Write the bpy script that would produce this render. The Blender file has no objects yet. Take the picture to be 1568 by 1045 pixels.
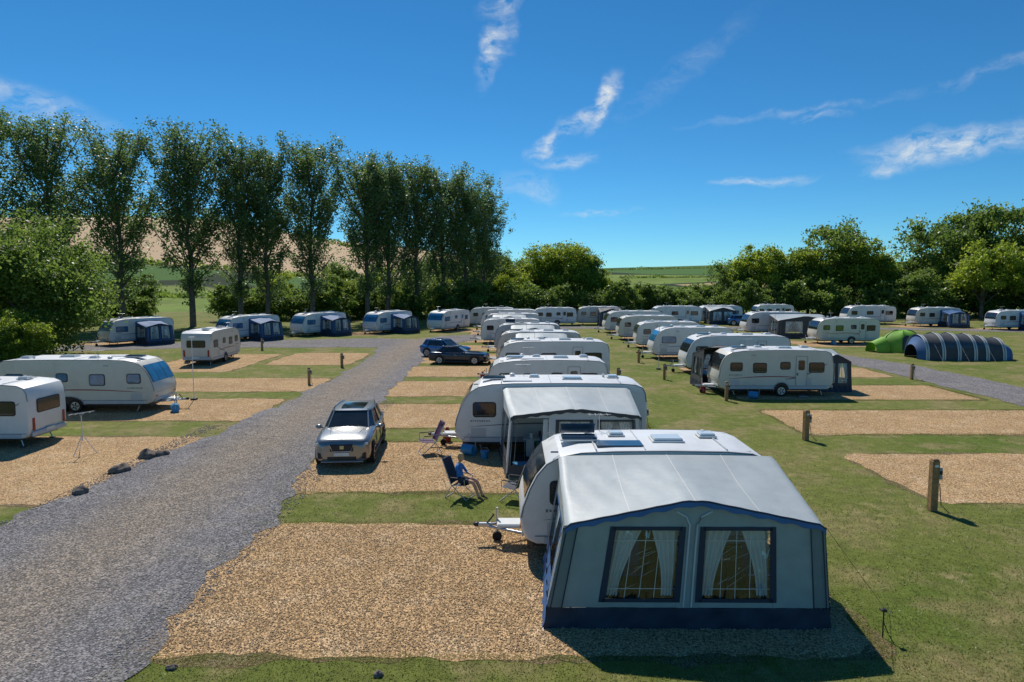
import bpy, math, random
import numpy as np
from mathutils import Vector, Matrix
rad=math.radians
rng=np.random.default_rng(11); random.seed(11)
S=bpy.context.scene
S.view_settings.view_transform='Standard'; S.view_settings.look='None'; S.view_settings.exposure=0
COL=S.collection

# ------------------------------------------------------------------ materials
def nn(t,ty,**k):
    n=t.nodes.new(ty)
    for a,b in k.items(): setattr(n,a,b)
    return n
def base(name):
    m=bpy.data.materials.new(name); m.use_nodes=True
    t=m.node_tree; b=t.nodes['Principled BSDF']
    return m,t,b
def mat(name,col,rough=.55,metal=0,var=.12,scale=2.5,bump=0,bscale=60,spec=.5,coat=0,dirt=None,dscale=1.2):
    m,t,b=base(name); L=t.links.new
    tc=nn(t,'ShaderNodeTexCoord')
    n=nn(t,'ShaderNodeTexNoise'); n.inputs['Scale'].default_value=scale; n.inputs['Detail'].default_value=3
    L(tc.outputs['Object'],n.inputs['Vector'])
    r=nn(t,'ShaderNodeValToRGB')
    r.color_ramp.elements[0].position=.3; r.color_ramp.elements[1].position=.7
    r.color_ramp.elements[0].color=(*[c*(1-var) for c in col],1)
    r.color_ramp.elements[1].color=(*[min(1,c*(1+var*.6)) for c in col],1)
    L(n.outputs[0],r.inputs[0])
    out=r.outputs[0]
    if dirt:
        n2=nn(t,'ShaderNodeTexNoise'); n2.inputs['Scale'].default_value=dscale; n2.inputs['Detail'].default_value=5; n2.inputs['Roughness'].default_value=.7
        L(tc.outputs['Object'],n2.inputs['Vector'])
        mr=nn(t,'ShaderNodeMapRange'); mr.inputs[1].default_value=.5; mr.inputs[2].default_value=.8; mr.inputs[4].default_value=.6
        L(n2.outputs[0],mr.inputs[0])
        mx=nn(t,'ShaderNodeMixRGB'); mx.inputs[2].default_value=(*dirt,1)
        L(mr.outputs[0],mx.inputs[0]); L(out,mx.inputs[1]); out=mx.outputs[0]
    L(out,b.inputs['Base Color'])
    b.inputs['Roughness'].default_value=rough; b.inputs['Metallic'].default_value=metal
    b.inputs['Specular IOR Level'].default_value=spec; b.inputs['Coat Weight'].default_value=coat
    if bump:
        n3=nn(t,'ShaderNodeTexNoise'); n3.inputs['Scale'].default_value=bscale; n3.inputs['Detail'].default_value=2
        L(tc.outputs['Object'],n3.inputs['Vector'])
        bp=nn(t,'ShaderNodeBump'); bp.inputs['Strength'].default_value=bump; bp.inputs['Distance'].default_value=.02
        L(n3.outputs[0],bp.inputs['Height']); L(bp.outputs[0],b.inputs['Normal'])
    return m

M={}
M['white']=mat('caravan_white',(.74,.74,.71),.35,var=.04,dirt=(.5,.49,.44),dscale=.9)
M['cream']=mat('caravan_cream',(.66,.63,.54),.4,var=.04,dirt=(.45,.43,.36),dscale=.9)
M['silverb']=mat('caravan_silver',(.5,.52,.53),.35,var=.05)
M['roof']=mat('caravan_roof',(.72,.73,.73),.45,var=.08,scale=1.2,dirt=(.42,.43,.41),dscale=.8)
M['trim']=mat('grey_trim',(.22,.23,.24),.5)
M['dark']=mat('dark_plastic',(.02,.02,.022),.5)
M['black']=mat('black_rubber',(.012,.012,.012),.8,bump=.2)
M['steel']=mat('galvanised_steel',(.5,.51,.52),.4,metal=.8)
M['alu']=mat('white_tube',(.7,.7,.7),.35)
M['glass']=mat('tinted_window',(.02,.025,.028),.07,var=.3,spec=.8)
M['skyglass']=mat('sky_reflection_window',(.03,.17,.33),.1,var=.3,spec=.9)  # blue base colour stands in for sky reflected in the glass
M['skyl']=mat('rooflight_acrylic',(.62,.68,.7),.15,var=.05,spec=.8)
M['solar']=mat('dark_rooflight',(.03,.06,.10),.08,var=.3,spec=1)
M['red']=mat('red_lens',(.35,.02,.02),.2)
M['amber']=mat('amber_lens',(.5,.18,.02),.2)
M['swg']=mat('grey_graphic',(.18,.19,.2),.4)
M['swr']=mat('maroon_graphic',(.32,.06,.05),.4)
M['swb']=mat('blue_graphic',(.05,.14,.32),.4)
M['grass_g']=mat('awning_grey_wall',(.32,.36,.335),.7,var=.10,scale=3,bump=.2,bscale=14)
M['grass_d']=mat('awning_dark_grey_panel',(.19,.225,.215),.7,var=.10,scale=3,bump=.2,bscale=14)
M['aroof']=mat('awning_roof_fabric',(.41,.45,.45),.5,var=.08,scale=1.5,bump=.2,bscale=7,dirt=(.30,.33,.32),dscale=1.6)
M['ablue']=mat('blue_trim_fabric',(.04,.14,.34),.6,var=.15,bump=.2,bscale=20)
M['navy']=mat('navy_fabric',(.014,.028,.055),.6,var=.2,bump=.3,bscale=12)
M['blueaw']=mat('blue_awning_fabric',(.03,.11,.27),.7,var=.15,bump=.2,bscale=12)
M['dgrey']=mat('dark_grey_fabric',(.06,.065,.07),.7,var=.15,bump=.2,bscale=12)
M['lgrey']=mat('light_fabric',(.6,.61,.6),.7,var=.06,bump=.15,bscale=12)
M['curt']=mat('curtain',(.62,.64,.62),.8,var=.1)
M['wood']=mat('weathered_post',(.36,.21,.09),.8,var=.4,scale=9,bump=.5,bscale=30)
M['box']=mat('socket_box',(.33,.34,.34),.5)
M['rock']=mat('boulder_stone',(.18,.145,.12),.9,var=.5,scale=6,bump=.8,bscale=14)
M['bark']=mat('bark',(.17,.135,.10),.9,var=.5,scale=3,bump=.8,bscale=12)
M['silver']=mat('silver_paint',(.30,.305,.30),.28,metal=.7,var=.03,coat=.6)
M['carblue']=mat('blue_paint',(.02,.16,.42),.25,metal=.2,var=.05,coat=.7)
M['carnavy']=mat('navy_paint',(.008,.022,.05),.25,metal=.3,var=.05,coat=.7)
M['lens']=mat('headlamp_lens',(.6,.63,.66),.08,var=.2,metal=.4)
M['chrome']=mat('chrome',(.7,.7,.7),.12,metal=1)
M['plate']=mat('number_plate',(.75,.75,.7),.4)
M['maroon']=mat('purple_fabric',(.075,.012,.075),.7,var=.2)
M['chairf']=mat('chair_fabric',(.025,.03,.05),.7,var=.2)
M['green']=mat('green_towel',(.03,.24,.15),.8,var=.2)
M['tgreen']=mat('green_tent_fabric',(.20,.44,.03),.6,var=.12,bump=.3,bscale=6)
M['bucket']=mat('blue_bucket_plastic',(.03,.25,.5),.4)
M['skin']=mat('skin',(.55,.32,.22),.55,var=.08,scale=12)
M['top']=mat('blue_top',(.04,.19,.52),.8,var=.15,scale=14,bump=.4,bscale=30)
M['shorts']=mat('dark_shorts',(.02,.03,.07),.8,var=.15)
M['hair']=mat('blonde_hair',(.5,.33,.14),.6,var=.35,scale=30,bump=.5,bscale=60)
M['eye']=mat('eye_dark',(.03,.02,.015),.2)
M['lip']=mat('lips',(.4,.12,.1),.5)
M['shoe']=mat('sandal',(.12,.08,.05),.7)

def pane_mat():
    m,t,b=base('clear_window_vinyl'); L=t.links.new
    tc=nn(t,'ShaderNodeTexCoord'); mp=nn(t,'ShaderNodeMapping'); mp.inputs['Rotation'].default_value=(0,.7,0); mp.inputs['Scale'].default_value=(1,1,.22)
    n=nn(t,'ShaderNodeTexNoise'); n.inputs['Scale'].default_value=6; n.inputs['Detail'].default_value=2; n.inputs['Distortion'].default_value=.6
    L(tc.outputs['Object'],mp.inputs[0]); L(mp.outputs[0],n.inputs['Vector'])
    bp=nn(t,'ShaderNodeBump'); bp.inputs['Strength'].default_value=.8; bp.inputs['Distance'].default_value=.07
    L(n.outputs[0],bp.inputs['Height'])
    g=nn(t,'ShaderNodeBsdfGlossy'); g.inputs['Roughness'].default_value=.05; g.inputs['Color'].default_value=(.9,.95,1,1); L(bp.outputs[0],g.inputs['Normal'])
    tr=nn(t,'ShaderNodeBsdfTransparent'); tr.inputs['Color'].default_value=(.84,.89,.9,1)
    mx=nn(t,'ShaderNodeMixShader'); mx.inputs[0].default_value=.09
    L(tr.outputs[0],mx.inputs[1]); L(g.outputs[0],mx.inputs[2])
    L(mx.outputs[0],t.nodes['Material Output'].inputs['Surface'])
    return m
M['pane']=pane_mat()

def leaf_mat(name,cd,cl,trans=.35):
    m,t,b=base(name); L=t.links.new
    ge=nn(t,'ShaderNodeNewGeometry'); tc=nn(t,'ShaderNodeTexCoord'); oi=nn(t,'ShaderNodeObjectInfo')
    n=nn(t,'ShaderNodeTexNoise'); n.inputs['Scale'].default_value=.45; n.inputs['Detail'].default_value=1
    L(tc.outputs['Object'],n.inputs['Vector'])
    a=nn(t,'ShaderNodeMath',operation='MULTIPLY_ADD'); a.inputs[1].default_value=.5; L(ge.outputs['Random Per Island'],a.inputs[0]); 
    s=nn(t,'ShaderNodeMath',operation='MULTIPLY_ADD'); s.inputs[1].default_value=.9; s.inputs[2].default_value=-.25; L(n.outputs[0],s.inputs[0])
    L(s.outputs[0],a.inputs[2])
    o=nn(t,'ShaderNodeMath',operation='MULTIPLY_ADD'); o.inputs[1].default_value=.25; L(oi.outputs['Random'],o.inputs[0]); L(a.outputs[0],o.inputs[2])
    r=nn(t,'ShaderNodeValToRGB'); r.color_ramp.elements[0].color=(*cd,1); r.color_ramp.elements[1].color=(*cl,1)
    r.color_ramp.elements[0].position=.1; r.color_ramp.elements[1].position=.95
    L(o.outputs[0],r.inputs[0]); L(r.outputs[0],b.inputs['Base Color']); b.inputs['Roughness'].default_value=.45; b.inputs['Specular IOR Level'].default_value=.4
    tl=nn(t,'ShaderNodeBsdfTranslucent')
    hs=nn(t,'ShaderNodeHueSaturation'); hs.inputs['Hue'].default_value=.485; hs.inputs['Value'].default_value=2.0; L(r.outputs[0],hs.inputs['Color']); L(hs.outputs[0],tl.inputs['Color'])
    mx=nn(t,'ShaderNodeMixShader'); mx.inputs[0].default_value=trans
    L(b.outputs[0],mx.inputs[1]); L(tl.outputs[0],mx.inputs[2]); L(mx.outputs[0],t.nodes['Material Output'].inputs['Surface'])
    return m
LP=leaf_mat('poplar_leaves',(.05,.10,.036),(.14,.22,.06),.43)
LB=leaf_mat('broadleaf_leaves',(.05,.095,.018),(.17,.26,.045),.44)
LY=leaf_mat('young_leaves',(.10,.16,.015),(.27,.35,.04),.48)
LG=leaf_mat('grass_blades_green',(.11,.14,.025),(.25,.265,.085),.4)

def ground_nodes(name,c1,c2,c3,vscale,big,bumpd,contrast=.5,kind='gravel',wear=None,lo=.5,hi=.72,worn=None):
    m,t,b=base(name); L=t.links.new
    tc=nn(t,'ShaderNodeTexCoord')
    def noise(sc,det=4,ro=.6):
        n=nn(t,'ShaderNodeTexNoise'); n.inputs['Scale'].default_value=sc; n.inputs['Detail'].default_value=det; n.inputs['Roughness'].default_value=ro
        L(tc.outputs['Object'],n.inputs['Vector']); return n.outputs[0]
    def mr(x,a,bb,c=0,d=1):
        q=nn(t,'ShaderNodeMapRange'); 
        for i,v in zip((1,2,3,4),(a,bb,c,d)): q.inputs[i].default_value=v
        L(x,q.inputs[0]); return q.outputs[0]
    def mix(f,x,y,bt='MIX'):
        q=nn(t,'ShaderNodeMixRGB',blend_type=bt)
        for i,v in enumerate((f,x,y)):
            if isinstance(v,(int,float)): q.inputs[i].default_value=v
            elif isinstance(v,tuple): q.inputs[i].default_value=(*v,1)
            else: L(v,q.inputs[i])
        return q.outputs[0]
    nb=noise(big)
    c=mix(mr(nb,.35,.65),c1,c2)
    c=mix(mr(noise(big*3.3),lo,hi),c,c3)
    if worn: c=mix(mr(noise(big*5.1,5,.7),.56,.70,0,.75),c,worn)
    if wear:
        sx=nn(t,'ShaderNodeSeparateXYZ'); L(tc.outputs['Object'],sx.inputs[0])
        wv=nn(t,'ShaderNodeMath',operation='MULTIPLY_ADD'); wv.inputs[1].default_value=1.6; L(nb,wv.inputs[0]); L(sx.outputs[0],wv.inputs[2])
        ab=nn(t,'ShaderNodeMath',operation='ADD'); ab.inputs[1].default_value=10-.8; L(wv.outputs[0],ab.inputs[0])
        a2=nn(t,'ShaderNodeMath',operation='ABSOLUTE'); L(ab.outputs[0],a2.inputs[0])
        c=mix(mr(a2.outputs[0],.5,2.2,.8,0),c,wear)
        f3=noise(1.7,4,.7); c=mix(1.0,c,mr(f3,.3,.7,.82,1.16),'MULTIPLY')
    if kind=='gravel':
        v=nn(t,'ShaderNodeTexVoronoi'); v.inputs['Scale'].default_value=vscale; L(tc.outputs['Object'],v.inputs['Vector'])
        sp=nn(t,'ShaderNodeSeparateColor'); L(v.outputs['Color'],sp.inputs[0])
        k=mr(sp.outputs[0],0,1,1-contrast,1+contrast)
        c=mix(1.0,c,k,'MULTIPLY')
        edge=mr(v.outputs['Distance'],.2,.75,1.08,.45)
        c=mix(1.0,c,edge,'MULTIPLY')
        h=v.outputs['Distance']; inv=True
    else:
        f=noise(vscale,3,.8); c=mix(1.0,c,mr(f,.3,.7,1-contrast,1+contrast),'MULTIPLY')
        f2=noise(vscale*.07,3,.8); c=mix(1.0,c,mr(f2,.3,.7,.72,1.28),'MULTIPLY')
        h=f; inv=False
    L(c,b.inputs['Base Color']); b.inputs['Roughness'].default_value=.95; b.inputs['Specular IOR Level'].default_value=.15
    bp=nn(t,'ShaderNodeBump',invert=inv); bp.inputs['Strength'].default_value=.75; bp.inputs['Distance'].default_value=bumpd
    L(h,bp.inputs['Height']); L(bp.outputs[0],b.inputs['Normal'])
    return m,t,b,tc,noise,mr,mix,c
GRAVEL=ground_nodes('tan_gravel',(.64,.42,.215),(.53,.345,.175),(.69,.49,.29),27,.35,.022,.5)[0]
ROADM=ground_nodes('grey_road_gravel',(.30,.285,.285),(.24,.225,.225),(.33,.295,.26),22,.28,.025,.45,wear=(.36,.295,.225))[0]
GRASS=ground_nodes('grass',(.115,.155,.026),(.175,.185,.045),(.27,.215,.10),38,.13,.03,.38,'grass',lo=.47,hi=.70,worn=(.30,.23,.12))[0]
SOIL=ground_nodes('worn_edge_soil',(.26,.185,.10),(.17,.16,.05),(.28,.22,.13),30,.5,.02,.4)[0]
STONE=mat('gravel_stones',(.61,.42,.23),.9,var=.5,scale=40)
STONEG=mat('road_stones',(.33,.31,.30),.9,var=.5,scale=30)

def farm():
    m,t,b,tc,noise,mr,mix,c=ground_nodes('farmland',(.14,.21,.035),(.18,.24,.045),(.22,.23,.07),.5,.01,.02,.25,'grass')
    L=t.links.new
    mp=nn(t,'ShaderNodeMapping'); mp.inputs['Scale'].default_value=(1/200,1/150,0); mp.inputs['Rotation'].default_value=(0,0,.3)
    L(tc.outputs['Object'],mp.inputs[0])
    v=nn(t,'ShaderNodeTexVoronoi'); v.inputs['Scale'].default_value=1; v.inputs['Randomness'].default_value=.7; L(mp.outputs[0],v.inputs['Vector'])
    sp=nn(t,'ShaderNodeSeparateColor'); L(v.outputs['Color'],sp.inputs[0])
    c=mix(mr(sp.outputs[1],.66,.68),c,(.40,.30,.15))
    c=mix(mr(sp.outputs[0],.55,.57),c,(.07,.15,.03))
    e=nn(t,'ShaderNodeTexVoronoi',feature='DISTANCE_TO_EDGE'); e.inputs['Scale'].default_value=1; e.inputs['Randomness'].default_value=.7; L(mp.outputs[0],e.inputs['Vector'])
    c=mix(mr(e.outputs['Distance'],.025,.04,1,0),c,(.02,.035,.012))
    sx=nn(t,'ShaderNodeSeparateXYZ'); L(tc.outputs['Object'],sx.inputs[0])
    u=nn(t,'ShaderNodeMath',operation='MULTIPLY'); L(mr(sx.outputs[0],-40,-30,1,0),u.inputs[0]); L(mr(sx.outputs[1],226,230),u.inputs[1])
    c=mix(u.outputs[0],c,(.58,.41,.25))
    L(c,b.inputs['Base Color'])
    return m
FARM=farm()

# ------------------------------------------------------------------ mesh builder
class MB:
    def __init__(s): s.v=[];s.f=[];s.m=[];s.mats=[];s.s=[]
    def mi(s,m):
        if isinstance(m,str): m=M[m]
        if m not in s.mats: s.mats.append(m)
        return s.mats.index(m)
    def add(s,vs,fs,m,smooth=False,X=None):
        o=len(s.v); k=s.mi(m)
        for p in vs:
            p=Vector(p)
            if X is not None: p=X@p
            s.v.append(tuple(p))
        for f in fs: s.f.append([i+o for i in f]); s.m.append(k); s.s.append(smooth)
    def box(s,c,d,m,ch=.0,X=None,rot=None):
        h=[q/2 for q in d]; ch=min(ch,min(h)*.9)
        T=Matrix.Translation(c)
        if rot is not None: T=T@rot
        if X is not None: T=X@T
        if ch<=0:
            vs=[(x*h[0],y*h[1],z*h[2]) for x in(-1,1) for y in(-1,1) for z in(-1,1)]
            fs=[(0,1,3,2),(4,6,7,5),(0,4,5,1),(2,3,7,6),(0,2,6,4),(1,5,7,3)]
            s.add(vs,fs,m,X=T); return
        vs=[];ix={}
        for x in(-1,1):
            for y in(-1,1):
                for z in(-1,1):
                    for a in range(3):
                        sg=(x,y,z); p=[sg[i]*(h[i] if i==a else h[i]-ch) for i in range(3)]
                        ix[(sg,a)]=len(vs); vs.append(p)
        fs=[]
        for a in range(3):
            b,c2=[i for i in range(3) if i!=a]
            for sg in(-1,1):
                def cn(i,j):
                    q=[0]*3;q[a]=sg;q[b]=i;q[c2]=j;return ix[(tuple(q),a)]
                fs.append((cn(-1,-1),cn(1,-1),cn(1,1),cn(-1,1)))
            for i in(-1,1):
                for j in(-1,1):
                    def ce(k,ax):
                        q=[0]*3;q[a]=k;q[b]=i;q[c2]=j;return ix[(tuple(q),ax)]
                    fs.append((ce(-1,b),ce(1,b),ce(1,c2),ce(-1,c2)))
        for x in(-1,1):
            for y in(-1,1):
                for z in(-1,1): fs.append(tuple(ix[((x,y,z),a)] for a in range(3)))
        s.add(vs,fs,m,X=T)
    def tube(s,pts,r,m,n=8,X=None,smooth=True):
        pts=[Vector(p) for p in pts]
        rs=r if isinstance(r,(list,tuple)) else [r]*len(pts)
        vs=[];fs=[]
        for i,p in enumerate(pts):
            d=(pts[min(i+1,len(pts)-1)]-pts[max(i-1,0)]).normalized()
            up=Vector((0,0,1)) if abs(d.z)<.9 else Vector((1,0,0))
            a=d.cross(up).normalized(); b=d.cross(a)
            for k in range(n):
                t=2*math.pi*k/n
                vs.append(p+(a*math.cos(t)+b*math.sin(t))*rs[i])
        for i in range(len(pts)-1):
            for k in range(n):
                fs.append((i*n+k,i*n+(k+1)%n,(i+1)*n+(k+1)%n,(i+1)*n+k))
        s.add(vs,fs,m,smooth,X)
        s.add(vs[:n],[tuple(range(n))],m,False,X); s.add(vs[-n:],[tuple(range(n))],m,False,X)
    def grid(s,fn,nu,nv,m,smooth=True,X=None):
        vs=[fn(i/nu,j/nv) for i in range(nu+1) for j in range(nv+1)]
        fs=[(i*(nv+1)+j,(i+1)*(nv+1)+j,(i+1)*(nv+1)+j+1,i*(nv+1)+j+1) for i in range(nu) for j in range(nv)]
        s.add(vs,fs,m,smooth,X)
    def ell(s,c,r,m,nu=14,nv=9,X=None,fn=None):
        def g(u,v):
            t=2*math.pi*u; p=math.pi*(v-.5)
            q=Vector((math.cos(p)*math.cos(t)*r[0],math.cos(p)*math.sin(t)*r[1],math.sin(p)*r[2]))
            if fn: q=fn(q)
            return q+Vector(c)
        s.grid(g,nu,nv,m,True,X)
    def mesh(s,name,recalc=True):
        me=bpy.data.meshes.new(name); me.from_pydata(s.v,[],s.f)
        for m in s.mats: me.materials.append(m)
        me.polygons.foreach_set('material_index',s.m); me.polygons.foreach_set('use_smooth',s.s)
        me.update(); return me
def put(name,me,loc=(0,0,0),rz=0,sc=(1,1,1)):
    o=bpy.data.objects.new(name,me); COL.objects.link(o); o.location=loc; o.rotation_euler=(0,0,rz); o.scale=sc if not isinstance(sc,(int,float)) else (sc,)*3
    return o
def fast(name,V,F,mats):
    me=bpy.data.meshes.new(name); V=np.asarray(V,dtype=np.float32); F=np.asarray(F,dtype=np.int32)
    me.vertices.add(len(V)); me.vertices.foreach_set('co',V.ravel())
    k=F.shape[1]; me.loops.add(F.size); me.loops.foreach_set('vertex_index',F.ravel())
    me.polygons.add(len(F)); me.polygons.foreach_set('loop_start',np.arange(0,F.size,k,dtype=np.int32)); 
    me.update(calc_edges=True); me.validate()
    for m in mats: me.materials.append(m)
    return me

# ------------------------------------------------------------------ terrain
def sm(t): t=np.clip(t,0,1); return t*t*(3-2*t)
def hgt(x,y):
    A=38*sm((50-x)/230.0)*sm((y-135)/230.0)
    B=(20+13*sm(x/700.0))*sm((y-420)/560.0)*(1+.06*np.sin(x/170.0))
    return A+B*(1-.4*sm((30-x)/260.0))
xs=np.concatenate([np.linspace(-2600,-500,22),np.linspace(-480,480,97),np.linspace(500,2600,22)])
ys=np.concatenate([np.linspace(-80,130,8),np.linspace(136,520,65),np.linspace(540,1200,34),np.linspace(1250,3500,16)])
V=[(x,y,float(hgt(x,y))) for x in xs for y in ys]
ny=len(ys); F=[];mi=[]
for i in range(len(xs)-1):
    for j in range(ny-1):
        F.append((i*ny+j,(i+1)*ny+j,(i+1)*ny+j+1,i*ny+j+1)); mi.append(0 if ys[j+1]<=136 else 1)
me=bpy.data.meshes.new('ground'); me.from_pydata(V,[],F); me.materials.append(GRASS); me.materials.append(FARM)
me.polygons.foreach_set('material_index',mi); me.polygons.foreach_set('use_smooth',[True]*len(F)); put('ground',me)

def ragged(pts,step=.3,amp=.12,seed=0):
    r=random.Random(seed); out=[]; n=len(pts); ph=[r.uniform(0,6.28) for _ in range(4)]; d=0
    for i in range(n):
        a=Vector(pts[i]);b=Vector(pts[(i+1)%n]); L=(b-a).length; k=max(1,int(L/step)); nr=Vector((-(b-a).y,(b-a).x)).normalized()
        for j in range(k):
            p=a.lerp(b,j/k); d+=L/k
            o=amp*(.45*math.sin(d*.9+ph[0])+.35*math.sin(d*2.3+ph[1])+.25*math.sin(d*5.1+ph[2])+r.uniform(-.35,.35))
            out.append(p+nr*o)
    return out
def rrect(x0,y0,x1,y1,r,n=5):
    o=[]
    for cx,cy,a in((x1-r,y0+r,-90),(x1-r,y1-r,0),(x0+r,y1-r,90),(x0+r,y0+r,180)):
        for i in range(n+1):
            t=rad(a+90*i/n); o.append((cx+r*math.cos(t),cy+r*math.sin(t)))
    return o
def sheet(name,pts,z,m,amp=.12,seed=0,step=.25):
    # fan about the centre: star-shaped outlines only
    p=ragged(pts,step,amp,seed); c=sum(p,Vector((0,0)))/len(p); n=len(p)
    me=bpy.data.meshes.new(name); me.from_pydata([(q.x,q.y,z) for q in p]+[(c.x,c.y,z)],[],[(i,(i+1)%n,n) for i in range(n)])
    me.materials.append(m); return put(name,me)
def ribbon(name,pairs,z,m,amp=.2,seed=0,step=.25):
    r=random.Random(seed); ph=[r.uniform(0,6.28) for _ in range(6)]; vs=[];d=0
    for i in range(len(pairs)-1):
        (a0,b0),(a1,b1)=pairs[i],pairs[i+1]; a0,b0,a1,b1=map(Vector,(a0,b0,a1,b1)); k=max(1,int(max((a1-a0).length,(b1-b0).length)/step))
        for j in range(k+(i==len(pairs)-2)):
            t=j/k; A=a0.lerp(a1,t);B=b0.lerp(b1,t); w=(B-A).normalized(); d+=step
            oa=amp*(.5*math.sin(d*.8+ph[0])+.35*math.sin(d*2.1+ph[1])+.2*math.sin(d*5+ph[2])+r.uniform(-.35,.35))
            ob=amp*(.5*math.sin(d*.7+ph[3])+.35*math.sin(d*2.4+ph[4])+.2*math.sin(d*4.6+ph[5])+r.uniform(-.35,.35))
            A=A+w*oa;B=B+w*ob; vs+=[(A.x,A.y,z),(B.x,B.y,z)]
    n=len(vs)//2
    me=bpy.data.meshes.new(name); me.from_pydata(vs,[],[(2*i,2*i+1,2*i+3,2*i+2) for i in range(n-1)]); me.materials.append(m); return put(name,me)
PIT=[]
def pitch(x0,y0,x1,y1,seed,amp=.15):
    PIT.append((x0,y0,x1,y1))
    sheet('worn_grass_edge',rrect(x0-.12,y0-.14,x1+.14,y1+.14,.7),.004,SOIL,amp*1.4,seed+100)
    sheet('gravel_pitch',rrect(x0,y0,x1,y1,.6),.008,GRAVEL,amp,seed)
pitch(-6.9,11.25,6.5,17.7,1)
pitch(-7.2,20.4,5.9,26.9,2); pitch(-7.3,29.4,6,35.3,3); pitch(-7.3,37.6,6,43.2,4); pitch(-7.4,45.3,6,50.8,5)
pitch(-7.4,52.6,6,59,6); pitch(-6.5,62,6,67,7); pitch(-5,70,6,75,8); pitch(-5,78.5,6,84,9)
pitch(-28,19.2,-12.7,27.8,11); pitch(-28,31.0,-12.2,36.8,12); pitch(-28,39.2,-11.8,44.6,13); pitch(-27,47.6,-20,59,14)
pitch(-19,51.5,-12.4,60,15)
for i,(a,b) in enumerate(((19.4,25),(28.2,33.6),(36.4,41.6),(45,50),(54,59),(63,68),(72,77),(81,86))):
    pitch(12.3,a,25.6,b,20+i)
for i,(x,y) in enumerate(((30.5,67.5),(28,78),(46,100),(55,93.5),(62,86.5),(19,99),(-42,69.5),(-32,75),(-21,81),(-8,86))):
    pitch(x-2,y-2,x+6,y+4,40+i)
ribbon('gravel_road',[((-13.6,-20),(-6.9,-20)),((-13.6,10),(-6.4,11)),((-13.5,18),(-6.5,17.5)),((-13.2,24),(-7,23.5)),((-12.6,28),(-7,28.5)),((-12,36),(-7,36.5)),((-11.7,46),(-7.2,46)),((-11.8,56),(-7.2,57)),((-12.6,64),(-7,65)),((-12,72),(-6,69)),((-8,78),(-3.5,73)),((-2,82),(0,77))],.016,ROADM,.28,77)
ribbon('gravel_road',[((-8,64.5),(-8,74)),((-16,65),(-16,75)),((-30,64.5),(-30,71.5)),((-45,60),(-45,66)),((-66,56),(-66,61))],.012,ROADM,.25,79)
ribbon('gravel_road',[((26.3,-5),(30.8,-5)),((26.3,40),(30.8,40)),((26.4,48),(30.5,51)),((25,56),(28.5,59)),((18,63),(21.5,66.5)),((17.5,75),(21,75)),((17.5,90),(21,90))],.016,ROADM,.22,78)
ribbon('gravel_road',[((-4,90),(-4,94)),((20,89.5),(20,94)),((45,89),(45,93)),((70,82),(70,86)),((110,77),(110,81))],.012,ROADM,.22,80)

def stones(name,n,regions,m,s0,s1,dens):
    P=[]
    while sum(len(p) for p in P)<n:
        x0,y0,x1,y1=regions[rng.integers(len(regions))]
        k=n//6; x=rng.uniform(x0,x1,k); y=rng.uniform(y0,y1,k)
        keep=rng.random(k)<(y0/y)**dens; P.append(np.stack([x[keep],y[keep]],1))
    P=np.concatenate(P)[:n]; s=rng.uniform(s0,s1,n)
    o=np.array([(1,0,0),(-1,0,0),(0,1,0),(0,-1,0),(0,0,1),(0,0,-1)],float)
    k=rng.uniform(.6,1.2,(n,6,1))*o[None]; k[:,:,2]*=.6
    a=rng.uniform(0,6.28,n); ca,sa=np.cos(a)[:,None],np.sin(a)[:,None]
    x=k[:,:,0]*ca-k[:,:,1]*sa; y=k[:,:,0]*sa+k[:,:,1]*ca
    V=np.stack([x*s[:,None]+P[:,0:1],y*s[:,None]+P[:,1:2],k[:,:,2]*s[:,None]+.014+s[:,None]*.2],2).reshape(-1,3)
    f=np.array([(0,2,4),(2,1,4),(1,3,4),(3,0,4),(2,0,5),(1,2,5),(3,1,5),(0,3,5)])
    F=(f[None]+6*np.arange(n)[:,None,None]).reshape(-1,3)
    put(name,fast(name,V,F,[m]))
stones('loose_gravel',36000,[(-6.6,11.4,6.4,17.5),(-6.6,11.4,6.4,17.5),(-6.8,20.6,1,26.6)],STONE,.010,.022,1)
stones('road_gravel',20000,[(-13.4,9,-6.5,20),(-13.4,9,-6.5,30)],STONEG,.010,.022,1)
stones('kerbside_stones',4500,[(-7.1,9.5,-6.2,36),(-13.7,14,-13,30),(-13.2,14,-6.5,30)],STONEG,.014,.034,0)

def inpit(x,y):
    r=np.zeros(len(x),bool)
    for a,b,c,d in PIT: r|=(x>a+.03)&(x<c-.03)&(y>b+.03)&(y<d-.03)
    r|=(x>-13.3)&(x<-6.75)
    return r
n=230000; x=rng.uniform(-8,24,n); y=9.0/(1-rng.random(n)*.68); ok=~inpit(x,y)&(np.abs(x)<y*.9)
ok&=rng.random(n)<np.clip((30-y)/9,0,1)*.75
x,y=x[ok],y[ok]
fx=[];fy=[]
for a,b,c,d in PIT[:3]+PIT[15:17]:
    k=9000; t=rng.random(k)
    side=rng.integers(0,3,k); px=np.where(side<2,a+(c-a)*t,np.where(rng.random(k)<.15,a,c)); py=np.where(side==0,b,np.where(side==1,d,b+(d-b)*t))
    fx.append(px+rng.normal(0,.10,k)); fy.append(py+rng.normal(0,.10,k))
x=np.concatenate([x]+fx); y=np.concatenate([y]+fy); n=len(x)
h=rng.uniform(.012,.036,n)*(1+y*.01); w=rng.uniform(.005,.013,n)*(1+y*.02); a=rng.uniform(0,6.28,n); lx=rng.normal(0,.02,n); ly=rng.normal(0,.02,n)
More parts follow.
